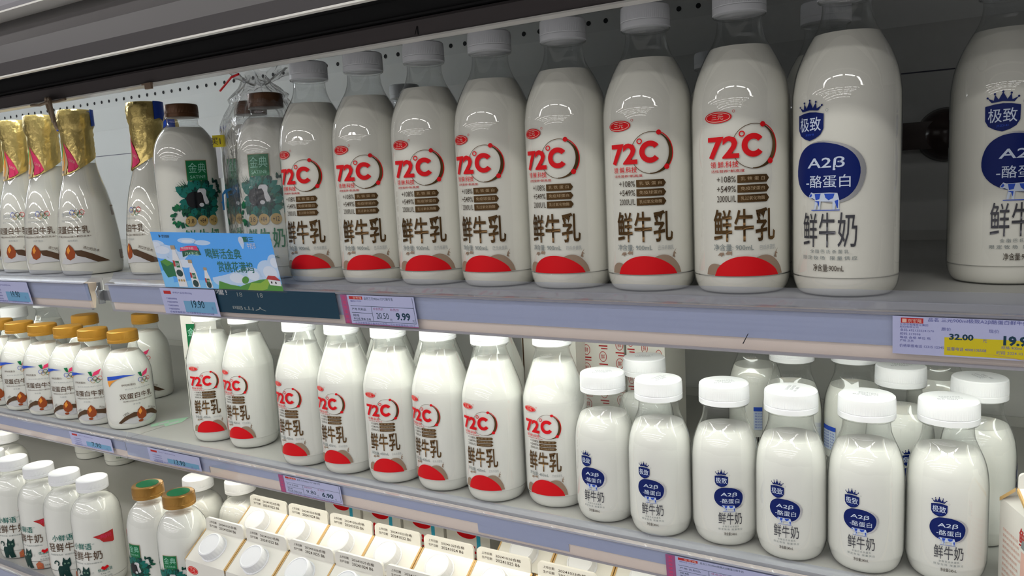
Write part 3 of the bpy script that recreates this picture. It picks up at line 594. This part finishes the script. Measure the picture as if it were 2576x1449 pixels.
# small gold-capped bottles
for i, (x, y, a_) in enumerate(((-.9050, .0600, 35), (-.8370, .0570, 38), (-.7690, .0560, 32), (-.7025, .0580, 30), (-.6365, .0560, 28), (-.5705, .0600, 73))):
    t = (ORD[i]+' from left of the small gold-capped bottles on the middle shelf') if i < 5 else 'small gold-capped bottle, rightmost of the front row, label facing outward'
    place('small_prot', 'milk_bottle', x, y, Z2, a_, t, 'small gold-capped bottles')
place('small_prot', 'milk_bottle', -.7911, .1369, Z2, 30, 'gold-capped small bottle peeking out behind the front row', 'small gold-capped bottles')
place('small_prot', 'milk_bottle', -.6902, .1770, Z2, 18, 'creamy gold-capped bottle set back right of the front row', 'small gold-capped bottles')
place('small_back', 'milk_bottle', -1.0046, .1350, Z2, 0, 'large white cap at far left behind the gold-capped bottles', 'white-capped bottles behind the gold caps', art=False, sz=1.03)
place('small_back', 'milk_bottle', -1.0300, .2050, Z2, 0, 'white-capped bottle under the left price channel behind gold caps', 'white-capped bottles behind the gold caps', art=False, sz=1.08)
# lowest shelf
for i, (x, y, a_) in enumerate(((-.7774, -.0089, 38), (-.7035, -.0105, 14), (-.6376, -.0101, 47), (-.5727, -.0085, 25))):
    place('cat_print', 'milk_bottle', x, y, Z3, a_, ORD[i]+' from left of the white-capped cat-printed bottles on the lowest shelf', 'cat-printed bottles on the lowest shelf')
place('cat_print', 'milk_bottle', -.848, -.007, Z3, 20, 'leftmost cat-printed bottle, mostly cut by the left picture edge', 'cat-printed bottles on the lowest shelf')
place('cat_print', 'milk_bottle', -.9327, .0579, Z3, 20, 'milk bottle shoulder at far left under the middle shelf edge', 'rear bottles on the lowest shelf', art=False)
place('cat_print', 'milk_bottle', -.4329, .0560, Z3, 180, 'white-capped bottle behind the left gold cap with green top', 'rear bottles on the lowest shelf', art=False)
place('cat_print', 'milk_bottle', -.3674, .0720, Z3, 180, 'white-capped bottle behind the right gold cap with green top', 'rear bottles on the lowest shelf', art=False)
place('cat_print', 'milk_bottle', -1.115, .3050, Z3, 60, 'left of two distant bottle bases seen under the middle shelf edge', 'rear bottles on the lowest shelf', art=False)
place('small_satin', 'milk_bottle', -1.015, .3050, Z3, 60, 'right of two distant bottle bases seen under the middle shelf edge', 'rear bottles on the lowest shelf')
QS = 1.0
for i, (x, y, a_) in enumerate(((-.4320, -.0180, 5), (-.3678, -.0200, 18))):
    place('small_satin', 'milk_bottle', x, y, Z3, a_, ('left' if i == 0 else 'right')+' of the two gold-capped bottles with green cap tops', 'gold-capped bottles with green tops')
# ---------------------------------------------------------------- gable-top cartons
CW, CD, CH0, CH1, CF = .0345, .0345, .096, .120, .136
def carton_meshes():
    e = .0014; b = MB(); V = b.v
    V += [(-CW, -CD, 0), (CW, -CD, 0), (CW, CD, 0), (-CW, CD, 0), (-CW, -CD, CH0), (CW, -CD, CH0), (CW, CD, CH0), (-CW, CD, CH0),
          (-CW+.001, -e, CH1), (CW-.001, -e, CH1), (CW-.001, e, CH1), (-CW+.001, e, CH1), (-CW+.012, 0, CH1-.006), (CW-.012, 0, CH1-.006)]
    for f in ((3, 2, 1, 0), (0, 1, 5, 4), (2, 3, 7, 6), (4, 5, 9, 8), (6, 7, 11, 10), (8, 9, 10, 11)): b.f.append(list(f)); b.m.append(0)
    for f in ((1, 2, 6, 5), (3, 0, 4, 7)): b.f.append(list(f)); b.m.append(0)
    for f in ((5, 6, 13), (7, 4, 12)): b.f.append(list(f)); b.m.append(0)
    for f in ((5, 13, 9), (13, 6, 10), (13, 10, 9), (12, 4, 8), (7, 12, 11), (12, 8, 11)): b.f.append(list(f)); b.m.append(0)
    for sx_ in (-1, 1):  # narrow tan strips along the side edges of the roof
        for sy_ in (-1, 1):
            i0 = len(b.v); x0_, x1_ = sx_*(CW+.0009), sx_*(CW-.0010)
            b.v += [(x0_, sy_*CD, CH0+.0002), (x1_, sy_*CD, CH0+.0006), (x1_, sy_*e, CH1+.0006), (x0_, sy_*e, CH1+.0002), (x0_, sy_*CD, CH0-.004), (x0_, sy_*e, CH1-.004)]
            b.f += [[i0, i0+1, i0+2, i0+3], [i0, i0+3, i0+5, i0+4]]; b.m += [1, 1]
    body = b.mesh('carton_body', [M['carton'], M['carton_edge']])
    pts = []; rr = .005
    for cx_, cz_, a0 in ((CW-.0012-rr, CF-rr, 0), (-CW+.0012+rr, CF-rr, 90)):
        for k in range(6): a = math.radians(a0+18*k); pts.append((cx_+rr*math.cos(a), cz_+rr*math.sin(a)))
    pts += [(-CW+.0012, CH1), (CW-.0012, CH1)]
    b = MB(); n = len(pts); b.v += [(x, -e, z) for x, z in pts]+[(x, e, z) for x, z in pts]
    b.f.append(list(range(n))[::-1]); b.f.append([n+i for i in range(n)]); b.m += [0, 0]
    for i in range(n): j = (i+1) % n; b.f.append([i, j, n+j, n+i]); b.m.append(0)
    fin = b.mesh('fin', [M['carton']])
    b = MB(); r = .0148; rr2 = lambda q, z, k, a: q-(.0005 if (k % 4 < 2 and .0015 < z < .0105) else 0)
    b.lathe([(r*1.12, 0), (r*1.12, .0014), (r*1.03, .0016), (r*1.02, .0105), (r*.97, .0122), (r*.88, .0128), (r*.84, .0122), (.001, .0122)], 96, rfun=rr2); cap = b.mesh('screw_cap', [M['cap']]); auto_smooth(cap, 30)
    return body, fin, cap
cbody, cfin, ccap = carton_meshes()
def fin_art(d1, d2):
    a = Art(); a.text('上市日期', -29, 10.2, -15, 13.4, 'darktext', 1, .004); a.text('生产日期', -29, 4.8, -15, 8.0, 'darktext', 1, .004)
    a.text(d1+'合格', -10, 9.6, 24, 13.2, 'darktext', 1, .004); a.text(d2+' B6', -10, 4.2, 22, 7.8, 'darktext', 1, .004)
    return a.lay('date_print', lambda u, v, l: (u/1000*.92, -.0015-.0001*l, CH1+v/1000*.95))
FA = [fin_art('20241025', '20241024'), fin_art('20241023', '20241022'), fin_art('20241026', '20241025')]
a = Art(); a.ell(-22, 84, 9.5, 5, 'red'); a.arc(-22, 84, 8.4, .6, 0, 360, 'peach', 1, 30, 4.0); a.text('三元', -26.5, 82, -17.5, 86.4, 'peach', 1, .01)
a.text('鲜', -26, 50, -4, 74, 'red', 1, .04); a.text('牛奶', -2, 50, 27, 74, 'red', 1, .04); a.text('净含量:450mL', -24, 14, 0, 18, 'grey', 1); a.ell(8, 28, 18, 11, 'taupe', 0)
cart_front = a.lay('front_print', lambda u, v, l: (u/1000, -CD-.0002-.0001*l, v/1000))
a = Art()
for k in range(9): a.text('营养成分表蛋白质', -26, 12+k*6.4, 4+(k*7) % 9, 15.4+k*6.4, 'peach', 1, .01)
a.text('鲜', 8, 62, 26, 82, 'dred', 1, .03); a.rect(12, 12, 28, 58, 'peach', 0); a.poly([(12, 62), (27, 60), (26, 72), (14, 70)], 'grey', 2)
cart_side = a.lay('side_print', lambda u, v, l: (-CW-.0002-.0001*l, -u/1000, v/1000))
def carton(x, y, z, label, group, k=0, yaw=0, cap=True, side=True):
    r = empty('milk_carton', (x, y, z), math.radians(yaw)); tag(r, label, 'carton', group)
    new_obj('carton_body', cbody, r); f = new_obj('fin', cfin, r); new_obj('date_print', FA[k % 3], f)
    new_obj('front_print', cart_front, r)
    if side: new_obj('side_print', cart_side, r)
    if cap:
        c_ = new_obj('screw_cap', ccap, r); sl = math.atan2(CH1-CH0, CD)
        c_.location = (0, -CD*.52, CH0+(CH1-CH0)*.48); c_.rotation_euler = (sl, 0, 0)
    return r
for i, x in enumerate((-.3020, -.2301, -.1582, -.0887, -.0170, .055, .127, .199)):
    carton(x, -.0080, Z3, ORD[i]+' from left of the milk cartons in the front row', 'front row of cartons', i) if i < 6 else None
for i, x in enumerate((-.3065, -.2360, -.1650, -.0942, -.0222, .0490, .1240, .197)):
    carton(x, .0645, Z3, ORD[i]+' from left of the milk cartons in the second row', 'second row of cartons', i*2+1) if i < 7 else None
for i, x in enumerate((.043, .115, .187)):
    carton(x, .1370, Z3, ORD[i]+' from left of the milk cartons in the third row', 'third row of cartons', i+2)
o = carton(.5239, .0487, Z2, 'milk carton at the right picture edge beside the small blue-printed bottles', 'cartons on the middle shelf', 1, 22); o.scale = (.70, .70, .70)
# plain printed cartons deeper in
def box_carton(x, y, z, sx, sy_, sz, yaw, label, art, group):
    r = empty('tall_carton', (x, y, z), math.radians(yaw)); tag(r, label, 'carton', group)
    b = MB(); b.box(-sx/2, -sy_/2, 0, sx/2, sy_/2, sz*.86); b.extr([(-sy_/2, sz*.86), (sy_/2, sz*.86), (.002, sz*.96), (.002, sz), (-.002, sz), (-.002, sz*.96)], -sx/2, sx/2)
    new_obj('carton_body', b.mesh('tall_carton_body', [M['carton']]), r)
    if art: new_obj('front_print', art.lay('tp', lambda u, v, l: (u/1000, -sy_/2-.0003-.0001*l, v/1000)), r)
    return r
a = Art(); a.rect(-22, 105, -6, 140, 'green'); a.text('金', -20, 122, -8, 134, 'tmint', 1, .01); foliage(a, -14, 88, 12, 14, ('leaf', 'green'), 2)
box_carton(-.5030+.012, .1520, Z2, .062, .062, .178, 12, 'white carton with green panel behind the leftmost half-size bottle', a, 'cartons on the middle shelf')
def art_icons():
    a = Art(); rd = random.Random(5)
    for i in range(3):
        for j in range(6):
            x, y = -22+i*21, 30+j*22-i*7
            a.arc(x, y, 4.4, .7, 0, 360, 'dred', 0, 20, 6); a.text('鲜', x-2.4, y-3, x+2.4, y+3, 'dred', 1); a.rect(x-5, y-10, x+6, y-8.4, 'dred'); a.rect(x-2, y-13, x+6, y-11.8, 'dred')
    a.text('此日期前', -20, 150, 14, 156, 'red', 1, .02)
    return a
a2 = Art(); a2.ell(6, 152, 14, 7, 'red'); a2.arc(6, 152, 12.4, .8, 0, 360, 'peach', 1, 30, 5.6); a2.rect(-35, 0, -33.2, 170, 'brown', 1)
box_carton(.0420, .2350, Z2, .072, .072, .185, 0, 'white carton with red oval mark behind the rightmost half-size bottles', a2, 'cartons on the middle shelf')
box_carton(.1020, .2600, Z2, .050, .072, .185, 0, 'left of two cartons with small red icons behind the small bottles', art_icons(), 'icon-printed cartons')
box_carton(.1530, .2610, Z2, .046, .072, .185, 0, 'right of two cartons with small red icons, against the wall', art_icons().warp(lambda u: u*.8, lambda v: v-9), 'icon-printed cartons')
def art_bigred():
    a = Art(); a.text('鲜', -20, 6, 12, 44, 'red', 1, .05); a.rect(14, 0, 20, 130, 'cyan'); a.ell(-2, 60, 16, 8, 'red'); return a
for i, x in enumerate((-.330, -.255, -.1800, -.1050)):
    box_carton(x, .255, Z3, .070, .07, .160, 0, ORD[i]+' from left of the red-printed cartons in the rear of the lowest shelf', art_bigred(), 'rear red-printed cartons')
# ---------------------------------------------------------------- price tags in the channels
def on_lip(z, dy, fy=-.0008):
    """maps (mm along x, mm below the ridge) to the tilted front of a shelf lip"""
    def f(x0):
        def g(u, v, l):
            zz = -.0065+v/1000; y = -.0255+.0055*(-v/1000)/.0325+fy-.00008*l
            y, zz = lipf(z, [(y+.0008, zz)])[0]; return (x0+u/1000, LY[z]+y-.0009-(0 if z == Z1 else .0004), z+zz)
        return g
    return f
def price_tag(x0, z, art, label, group='price tags', fy=-.0016):
    return tag(new_obj('price_tag', art.lay('price_tag', on_lip(z, 0, fy)(x0))), label, 'price tag', group)
def blue_tag(price, w=100, h=31, fade='tagblue'):
    a = Art(); a.rect(0, -h, w, 0, 'cardc', 0); a.rect(6, -7, 19, -3.2, 'dred', 1); a.text('伊利产品名称250g', 22, -6.6, 56, -4, 'violet', 1); a.rect(38, -h+3, w-4, -14.5, fade, 1)
    for k in range(4): a.text('产地编码规格等级', 8, -13.5-k*4.2, 27, -11.4-k*4.2, 'violet', 1)
    a.text(price, 51, -22.4, 73, -13.4, 'navy', 2, .01); a.text('价格举报电话12315监督电话4000105508', 9, -h+1.2, w-10, -h+3.8, 'violet', 2); a.text('元', 84, -24, 88, -20, 'violet', 2); return a
M['cardc'] = M['card']
def member_tag(p1, p2, name, w=90, h=31):
    a = Art(); a.rect(0, -h, w, 0, 'cardc', 0); a.rect(0, -h, 8.5, 0, 'purple', 1); a.rect(0, -h, w, -h+.7, 'purple', 1)
    for k, ch in enumerate('会员专享商品'): a.text(ch, 2.2, -5-k*4.8, 6, -1.6-k*4.8, 'pink', 2)
    a.rect(11, -4.4, 28, -1.2, 'dred', 1); a.text('京客隆', 16, -4, 27, -1.6, 'peach', 2, .005); a.text('品名'+name, 30, -4.6, 66, -1.6, 'navy', 1); a.text('编码317099', 12, -7, 26, -5.2, 'violet', 1)
    a.rect(11, -11.2, w-2, -10.8, 'navy', 1); a.rect(37, -26, 37.4, -11, 'navy', 1); a.rect(11, -18.2, 37, -17.8, 'navy', 1); a.rect(11, -26.4, w-2, -26, 'navy', 1); a.rect(w-2.4, -26.4, w-2, -1, 'navy', 1)
    a.text('产地 乳制品', 12, -15.6, 30, -13, 'navy', 1); a.text('规格', 12, -22, 20, -19.4, 'navy', 1); a.text('单位瓶 等级 合格', 12, -25.4, 34, -23, 'navy', 1)
    a.text('非会员价', 39, -14.6, 52, -12, 'purple', 1); a.text('会员价', 60, -14.6, 71, -12, 'purple', 1)
    a.text(p1, 42, -23, 57, -17, 'navy', 1); a.text(p2, 66, -23.6, 83, -16, 'navy', 1, .03); a.text('元', 58, -25, 61, -22.4, 'navy', 1); a.text('元', 85, -25, 87.6, -22.4, 'navy', 1)
    a.text('北京京客隆商业集团股份有限公司价格举报电话12315', 13, -29.6, w-4, -27.2, 'violet', 1); return a
t = blue_tag('19.90', 100, 31)
price_tag(-.7350, Z1, t, 'price tag reading 19.90 in the left upper channel under gold-foil bottles')
price_tag(-.3470, Z1, blue_tag('19.90', 96, 31), 'price tag reading 19.90 below the blue landscape sign', fy=-.0034)
price_tag(-.0672, Z1, member_tag('20.50', '9.99', '三元900ml 72℃鲜牛乳', 91, 30), 'purple-edged price tag under the tall red-printed bottles, reading 20.50 and 9.99')
price_tag(-.6400, Z2, blue_tag('7.90', 100, 27), 'price tag reading 7.90 below the gold-capped bottles')
price_tag(-.4600, Z2, blue_tag('13.90', 104, 26, 'tagblue'), 'faded blue price tag left of the 6.90 tag')
price_tag(-.2170, Z2, member_tag('9.80', '6.90', '三元450ml 72℃鲜牛乳', 96, 30), 'purple-edged price tag above the cartons, reading 9.80 and 6.90')
price_tag(.2500, Z2, member_tag('12.80', '9.90', '三元240ml极致A2β酪蛋白鲜牛奶', 100, 31), 'purple-edged price tag at the bottom edge under small blue-printed bottles')
a = Art(); a.rect(0, -26.5, 130, 0, 'cardc', 0); a.rect(30.5, -25.5, 130, -13.2, 'yellow', 1); a.rect(5, -4.6, 18.2, -1, 'dred', 1); a.text('京客隆', 9, -4.2, 17.4, -1.6, 'peach', 2, .005); a.rect(5.8, -4.2, 8.4, -1.6, 'peach', 2)
a.text('品名 三元900ml极致A2β酪蛋白鲜牛奶', 21, -3.4, 76, -.3, 'violet', 2, .004); a.text('北京京客隆商业集团', 4.4, -6.4, 21, -4.8, 'violet', 1); a.text('股份有限公司', 4.4, -8, 15.4, -6.6, 'violet', 1)
a.text('条码 6921355241570', 4.6, -10.4, 24.4, -8.6, 'violet', 1, .004); a.text('编码 317098', 4.4, -13, 16.6, -11.2, 'violet', 1, .004); a.text('等级 合格 单位 瓶', 4.4, -15.6, 22.6, -13.8, 'violet', 1, .004); a.text('产地 北京', 4.4, -17.8, 12.6, -16, 'violet', 1, .004)
a.text('价格举报电话 12315 12345', 4.2, -21.6, 30.2, -19.4, 'violet', 1, .006); a.text('监督电话 4000105508', 32, -22.2, 54, -19.8, 'violet', 2, .006)
a.text('原价', 28.6, -9, 34.2, -6.6, 'violet', 1, .006); a.text('现价', 55, -9, 60.6, -6.6, 'violet', 1, .006); a.text('32.00', 33.2, -14.8, 46.8, -10.6, 'navy', 2, .035); a.text('元', 52, -15.6, 54.2, -13.2, 'violet', 2)
a.text('19.90', 63, -17, 80, -10.4, 'navy', 2, .045); a.text('规格 900ml', 62, -19.4, 73, -17.2, 'violet', 2); a.text('时段 2024.10.', 59.6, -23, 74, -20.6, 'violet', 2)
a.poly([(52, -23), (62, -24.4), (76, -26.4), (76, -26), (62, -23.9)], 'gold', 2)
price_tag(.4245, Z1, a, 'yellow and lavender price tag reading 32.00 at the right edge')
a = Art(); a.poly([(0, 0), (1.0, .3), (4.6, 8), (4.1, 8.1)], 'black'); tag(new_obj('pen_stroke', a.lay('pen_stroke', lambda u, v, l: (.3245+u/1000, -.0245, -.0325+v/1000))), 'short black pen stroke on the beige shelf front', 'pen mark').parent = None
# navy strip under the sign
a = Art(); a.rect(0, -26, 182, 1.5, 'navy', 0); a.text('嘿！', 4, -6, 22, 0, 'splash', 1); a.text('18', 38, -7, 46, -2, 'grey', 1); a.text('18', 70, -7, 78, -2, 'grey', 1); a.text('喝山人', 26, -22, 78, -17.6, 'grey', 1, .01)
tag(new_obj('navy_card', a.lay('navy_card', on_lip(Z1, 0, -.0012)(-.2560))), 'dark navy advert card in the channel right of the 19.90 tag', 'card')
# ---------------------------------------------------------------- landscape sign
W_, H_ = 191, 68
a = Art(); a.rect(0, 0, W_, H_, 'sky', 0); a.poly([(0, 20), (60, 26), (120, 22), (W_, 30), (W_, 0), (0, 0)], 'sky2', .5)
def blob(pts, col, L):
    for x, y, rx, ry in pts: a.ell(x, y, rx, ry, col, L, 20)
blob([(14, 44, 26, 9), (34, 38, 22, 7), (6, 52, 14, 6), (60, 58, 16, 3.4), (84, 56, 14, 3), (108, 12, 22, 10), (130, 16, 18, 11), (150, 18, 16, 10), (176, 24, 16, 13), (188, 34, 10, 10), (90, 30, 26, 6), (54, 24, 30, 9), (110, 20, 12, 9)], 'cloud', 1)
blob([(12, 46, 14, 5), (4, 52, 8, 4), (60, 57.6, 9, 1.8), (126, 14, 12, 6), (152, 18, 9, 6), (178, 22, 10, 8), (188, 34, 6, 6), (90, 28, 12, 3), (46, 30, 14, 5)], 'cloud2', 1.4)
a.poly([(92, 0), (96, 10), (112, 6), (128, 4), (140, 8), (160, 13), (178, 15), (W_, 8), (W_, 0)], 'hill2', 2); a.poly([(138, 0), (146, 9), (160, 9), (170, 14), (176, 13), (168, 2), (160, 0)], 'hill', 2.5)
a.ell(138, 12, 6, 4, 'hill2', 2, 18, 2, .5)
a.poly([(4, 32), (14, 35), (26, 30), (30, 20), (30, 12), (22, 14), (10, 12), (5, 22)], 'green', 2); a.poly([(4, 32), (14, 35), (26, 30), (14, 26)], 'hill2', 2.5)
a.poly([(172, 14), (190, 12), (190, 6), (174, 7)], 'white', 3); a.poly([(170, 14), (174, 18.5), (184, 18), (191, 12.5)], 'dred', 3.5); a.rect(176, 9, 178, 11.5, 'black', 4); a.rect(182, 8.6, 184, 11.2, 'black', 4)
for x, top, s_ in ((33, 52, 1.0), (56, 35, .86), (78, 26, .72)):
    w_ = 7*s_; b0 = -0.0
    a.poly([(x-w_, 1), (x-w_, top-26*s_), (x-w_*.9, top-18*s_), (x-w_*.45, top-8*s_), (x-w_*.42, top-5*s_), (x+w_*.42, top-5*s_), (x+w_*.45, top-8*s_), (x+w_*.9, top-18*s_), (x+w_*1.0, top-26*s_), (x+w_*1.1, 1)], 'white', 3)
    a.rect(x-w_*.55, top-5*s_, x+w_*.55, top, 'brown', 4) if 0 else a.rect(x-w_*.55, top-5*s_, x+w_*.55, top, 'sand', 4)
    a.rect(x-w_*.35, top-27*s_, x+w_*.55, top-19*s_, 'green', 4); a.text('金典', x-w_*.25, top-25*s_, x+w_*.45, top-21*s_, 'white', 5); a.ell(x, max(top-34*s_, 5), w_*.8, min(6*s_, 4.4), 'leafd', 4, 14); a.poly([(x-w_, top-26*s_), (x-w_*.9, top-18*s_), (x-w_*.4, top-19*s_), (x-w_*.5, top-26*s_)], 'dred', 4)
    for q in (-1, 0, 1):
        if top-44*s_ > 0: a.ell(x+q*w_*.6, top-43*s_, 1.6*s_, 1.6*s_, 'gold', 5, 10)
a.poly([(46, 38), (48, 47), (62, 50), (76, 50), (78, 41), (62, 42)], 'leaf', 4); a.text('154天活', 52, 40, 74, 45, 'mint', 5, .01); a.poly([(44, 45), (46, 49.5), (60, 52), (74, 52), (76, 46.5), (60, 47)], 'pink', 5); a.text('鲜活好牛奶', 48, 47.6, 68, 50.6, 'white', 6)
a.text('喝鲜活金典', 86, 37, 141, 49.5, 'teal', 4, .025); a.text('赏桃花满坞', 100, 21, 155, 34, 'teal', 4, .025)
a.poly([(14, 61), (14, 65), (17.5, 63)], 'navy', 4); a.text('腾讯视频', 19, 61, 32, 64.6, 'navy', 4, .01)
a.rect(150, 58, 155, 64, 'green', 4); a.text('国三', 150.5, 58, 166, 64, 'teal', 5, .01); a.text('牛奶节', 154, 50, 167, 57, 'ice', 5, .01); a.ell(147, 60, 4.2, 4.2, 'ice', 4, 14); a.poly([(143, 58), (151, 57), (148, 50), (146, 50)], 'cloud', 4)
def sgn(u, v, l, off=0):
    t = v/H_; y = -.0285-.0120*t; return (-.3360+u/1000*1.008, y-.0001*l+off, -.0052+.0650*t-.0045*(u/W_)*t)
sg = empty('shelf_sign', (0, 0, 0)); tag(sg, 'blue landscape advertising sign with milk bottles and green slogan', 'sign')
a = a.warp(lambda u: min(max(u, 0), W_), lambda v: min(max(v, 0), H_))
new_obj('printed_card', a.lay('printed_card', lambda u, v, l: sgn(u, v, l)), sg)
a = Art()
for k in range(8): a.rect(-4, k*9.0-1.5, 197, (k+1)*9.0-1.5 if k < 7 else 72.5, 'white', 0)
me = a.lay('holder', lambda u, v, l: sgn(u, v, 0, -.0016)); me.materials.clear(); me.materials.append(M['holder']); new_obj('clear_holder', me, sg)
# ---------------------------------------------------------------- crumpled clear bag round the two brown-capped bottles
def bag_mesh():
    b = MB(); seg, rows = 72, 46; rd = random.Random(11); A_ = (-.2930, .0830); B_ = (-.2235, .0440)
    cx_, cy_ = (A_[0]+B_[0])/2, (A_[1]+B_[1])/2; dx, dy = B_[0]-A_[0], B_[1]-A_[1]; L = math.hypot(dx, dy); ex, ey = dx/L, dy/L
    ph = [rd.uniform(0, 6.28) for _ in range(8)]
    for j in range(rows+1):
        t = j/rows
        if t < .80: z = .003+t/.80*.205; g = 1.0 if t < .68 else 1-.38*((t-.68)/.12)**1.3
        else: z = .208+(t-.80)/.20*.022; g = .62*(1-(t-.80)/.20)**.9+.13+.16*max(0, (t-.92)/.08)
        for k in range(seg):
            a = 2*math.pi*k/seg; ca, sa = math.cos(a), math.sin(a)
            # stadium around the two bottles
            r = .0386*g; h = L/2*g; x = r*ca+(h if ca > 0 else -h)*min(1, abs(ca)*2.4); y = r*sa
            n = 1+.018*math.sin(5*a+ph[0]+9*t)+.02*math.sin(11*a+ph[1]-17*t)+.012*math.sin(23*a+ph[2]+31*t)+(.10*math.sin(14*a+ph[3]+4*t)*t**4)+rd.uniform(-.006, .006)
            n = max(n, 1.0 if t < .6 else .9); x *= n; y *= n
            b.v.append((cx_+x*ex-y*ey, cy_+x*ey+y*ex, z+.002*math.sin(7*a+ph[4])*(t > .8)))
    for j in range(rows):
        for k in range(seg): b.f.append([j*seg+k, j*seg+(k+1) % seg, (j+1)*seg+(k+1) % seg, (j+1)*seg+k]); b.m.append(0)
    return b.mesh('bag', [M['film']], True)
bg = empty('plastic_bag', (0, 0, 0)); tag(bg, 'crumpled clear plastic bag with yellow sticker around two brown-capped bottles', 'plastic bag')
new_obj('bag_film', bag_mesh(), bg)
b = MB(); b.tube([(-.262, .015, .213), (-.245, .008, .217), (-.222, -.002, .222), (-.208, -.004, .2235)], .0012, 6); new_obj('red_tie', b.mesh('red_tie', [M['red']]), bg)
b = MB()                                   # gathered frill where the bag is tied
seg = 60; rd = random.Random(3)
for j in range(7):
    t = j/6
    for k in range(seg):
        a_ = 2*math.pi*k/seg; r = .007+.026*t**.8+.005*math.sin(9*a_+1+t*3)*t+.003*math.sin(17*a_)*t+rd.uniform(-.0015, .0015)
        b.v.append((-.250+r*math.cos(a_)*1.15, .062+r*math.sin(a_)*.8, .222+.016*t+.005*math.sin(5*a_+2)*t+rd.uniform(-.001, .001)))
for j in range(6):
    for k in range(seg): b.f.append([j*seg+k, j*seg+(k+1) % seg, (j+1)*seg+(k+1) % seg, (j+1)*seg+k]); b.m.append(0)
new_obj('gathered_top', b.mesh('gathered_top', [M['film']], True), bg)
a = Art(); a.rect(0, 0, 15, 14, 'yellow', 0); a.text('买1', -1.5, 2.6, 9.5, 11.2, 'darktext', 1, .02); a.rect(3, -37, 8, 0, 'white', 0)
b_ = a.lay('yellow_sticker', lambda u, v, l: (-.3190+u/1000*.86, .0440+u/1000*.51-.0001*l, .1545+v/1000)); new_obj('yellow_sticker', b_, bg)
a = Art(); a.poly([(0, 0), (4, 3), (5, 16), (12, 24), (30, 28), (29, 24), (18, 20), (20, 9), (15, 8), (14, 18), (9, 15), (8, -14), (4, -14), (3, 0)], 'bagblue'); a.poly([(22, 13), (34, 22), (26, 29), (42, 34), (44, 28), (36, 28), (40, 20), (30, 14)], 'bagblue'); a.poly([(40, 16), (44, 16), (46, 24), (56, 25), (58, 29), (46, 28), (50, 36), (44, 37)], 'bagblue'); a.poly([(46, 20), (60, 22), (62, 17), (66, 18), (62, 26), (52, 37), (50, 34), (58, 26)], 'bagblue')
new_obj('blue_lettering', a.lay('bl', lambda u, v, l: (-.2940+u/1000*.43, .0265+u/1000*.255, .0880+v/1000*.62)), bg)
# ---------------------------------------------------------------- rubber bands, clip, wall fitting, stain
def loop(cx_, z0, z1, w_, y0, tw=0):
    P = []
    for k in range(24):
        a = 2*math.pi*k/24; z = (z0+z1)/2+(z1-z0)/2*math.cos(a); x = cx_+w_*math.sin(a)*(1+.3*math.cos(a)); P.append((x+tw*(z1-z)/(z1-z0), y0-.004*math.sin(a), z))
    return P
b = MB(); b.tube(loop(-.5335, .190, .2285, .0095, -.026, .014), .0019, 8, closed=True); tag(new_obj('rubber_band', b.mesh('rb1', [M['tan']])), 'long brown rubber band hanging from the top fascia', 'rubber band', 'rubber bands')
b = MB(); b.tube(loop(-.5190, .198, .2270, .0080, -.031, .002), .0016, 8, closed=True); tag(new_obj('rubber_band', b.mesh('rb2', [M['tan']])), 'shorter brown rubber band loop beside the long one', 'rubber band', 'rubber bands')
b = MB(); b.tube([(-.575, -.023, .2235), (-.553, -.025, .2215), (-.535, -.024, .2240), (-.512, -.026, .2225), (-.498, -.023, .2242)], .0016, 8); tag(new_obj('brown_cord', b.mesh('cord', [M['tan']])), 'brown cord end lying along the top fascia edge above rubber bands', 'cord')
b = MB(); b.box(-.3395, -.0245, .2195, -.3285, -.0215, .2262); b.box(-.346, -.0235, .2248, -.336, -.021, .2262); tag(new_obj('label_clip', b.mesh('clip', [M['taupe']])), 'small beige clip on the top fascia edge above the brown cap', 'clip')
r = empty('wall_fitting', (.425, .46, .125)); tag(r, 'dark brown round fitting on the back wall between two blue-printed bottles', 'wall fitting')
b = MB(); b.lathe([(.030, 0), (.032, .003), (.029, .012), (.022, .022), (.012, .028)], 40)
o = new_obj('flange', b.mesh('flange', [M['darkbrown']], True), r); o.rotation_euler = (math.pi/2, 0, 0); o.location = (.016, .019, 0)
b = MB(); b.box(-.060, -.004, -.016, .010, .019, .016); new_obj('arm', b.mesh('arm', [M['darkbrown']]), r)
a = Art(); a.poly([(-18, -14), (-6, -20), (2, -8), (14, -12), (20, 6), (6, 22), (-4, 14), (-14, 4)], 'mint'); a.poly([(-10, -8), (-4, -12), (0, 0), (-6, 2)], 'splash', 1)
a.poly([(6, -4), (12, -6), (12, 6), (7, 8)], 'splash', 1)
tag(new_obj('green_film_scrap', a.lay('scrap', lambda u, v, l: (-.523+u/1000*.9, .085+v/1000*1.3, Z2+.0003+.0001*l))), 'pale green film scrap stuck on the middle shelf deck', 'scrap')
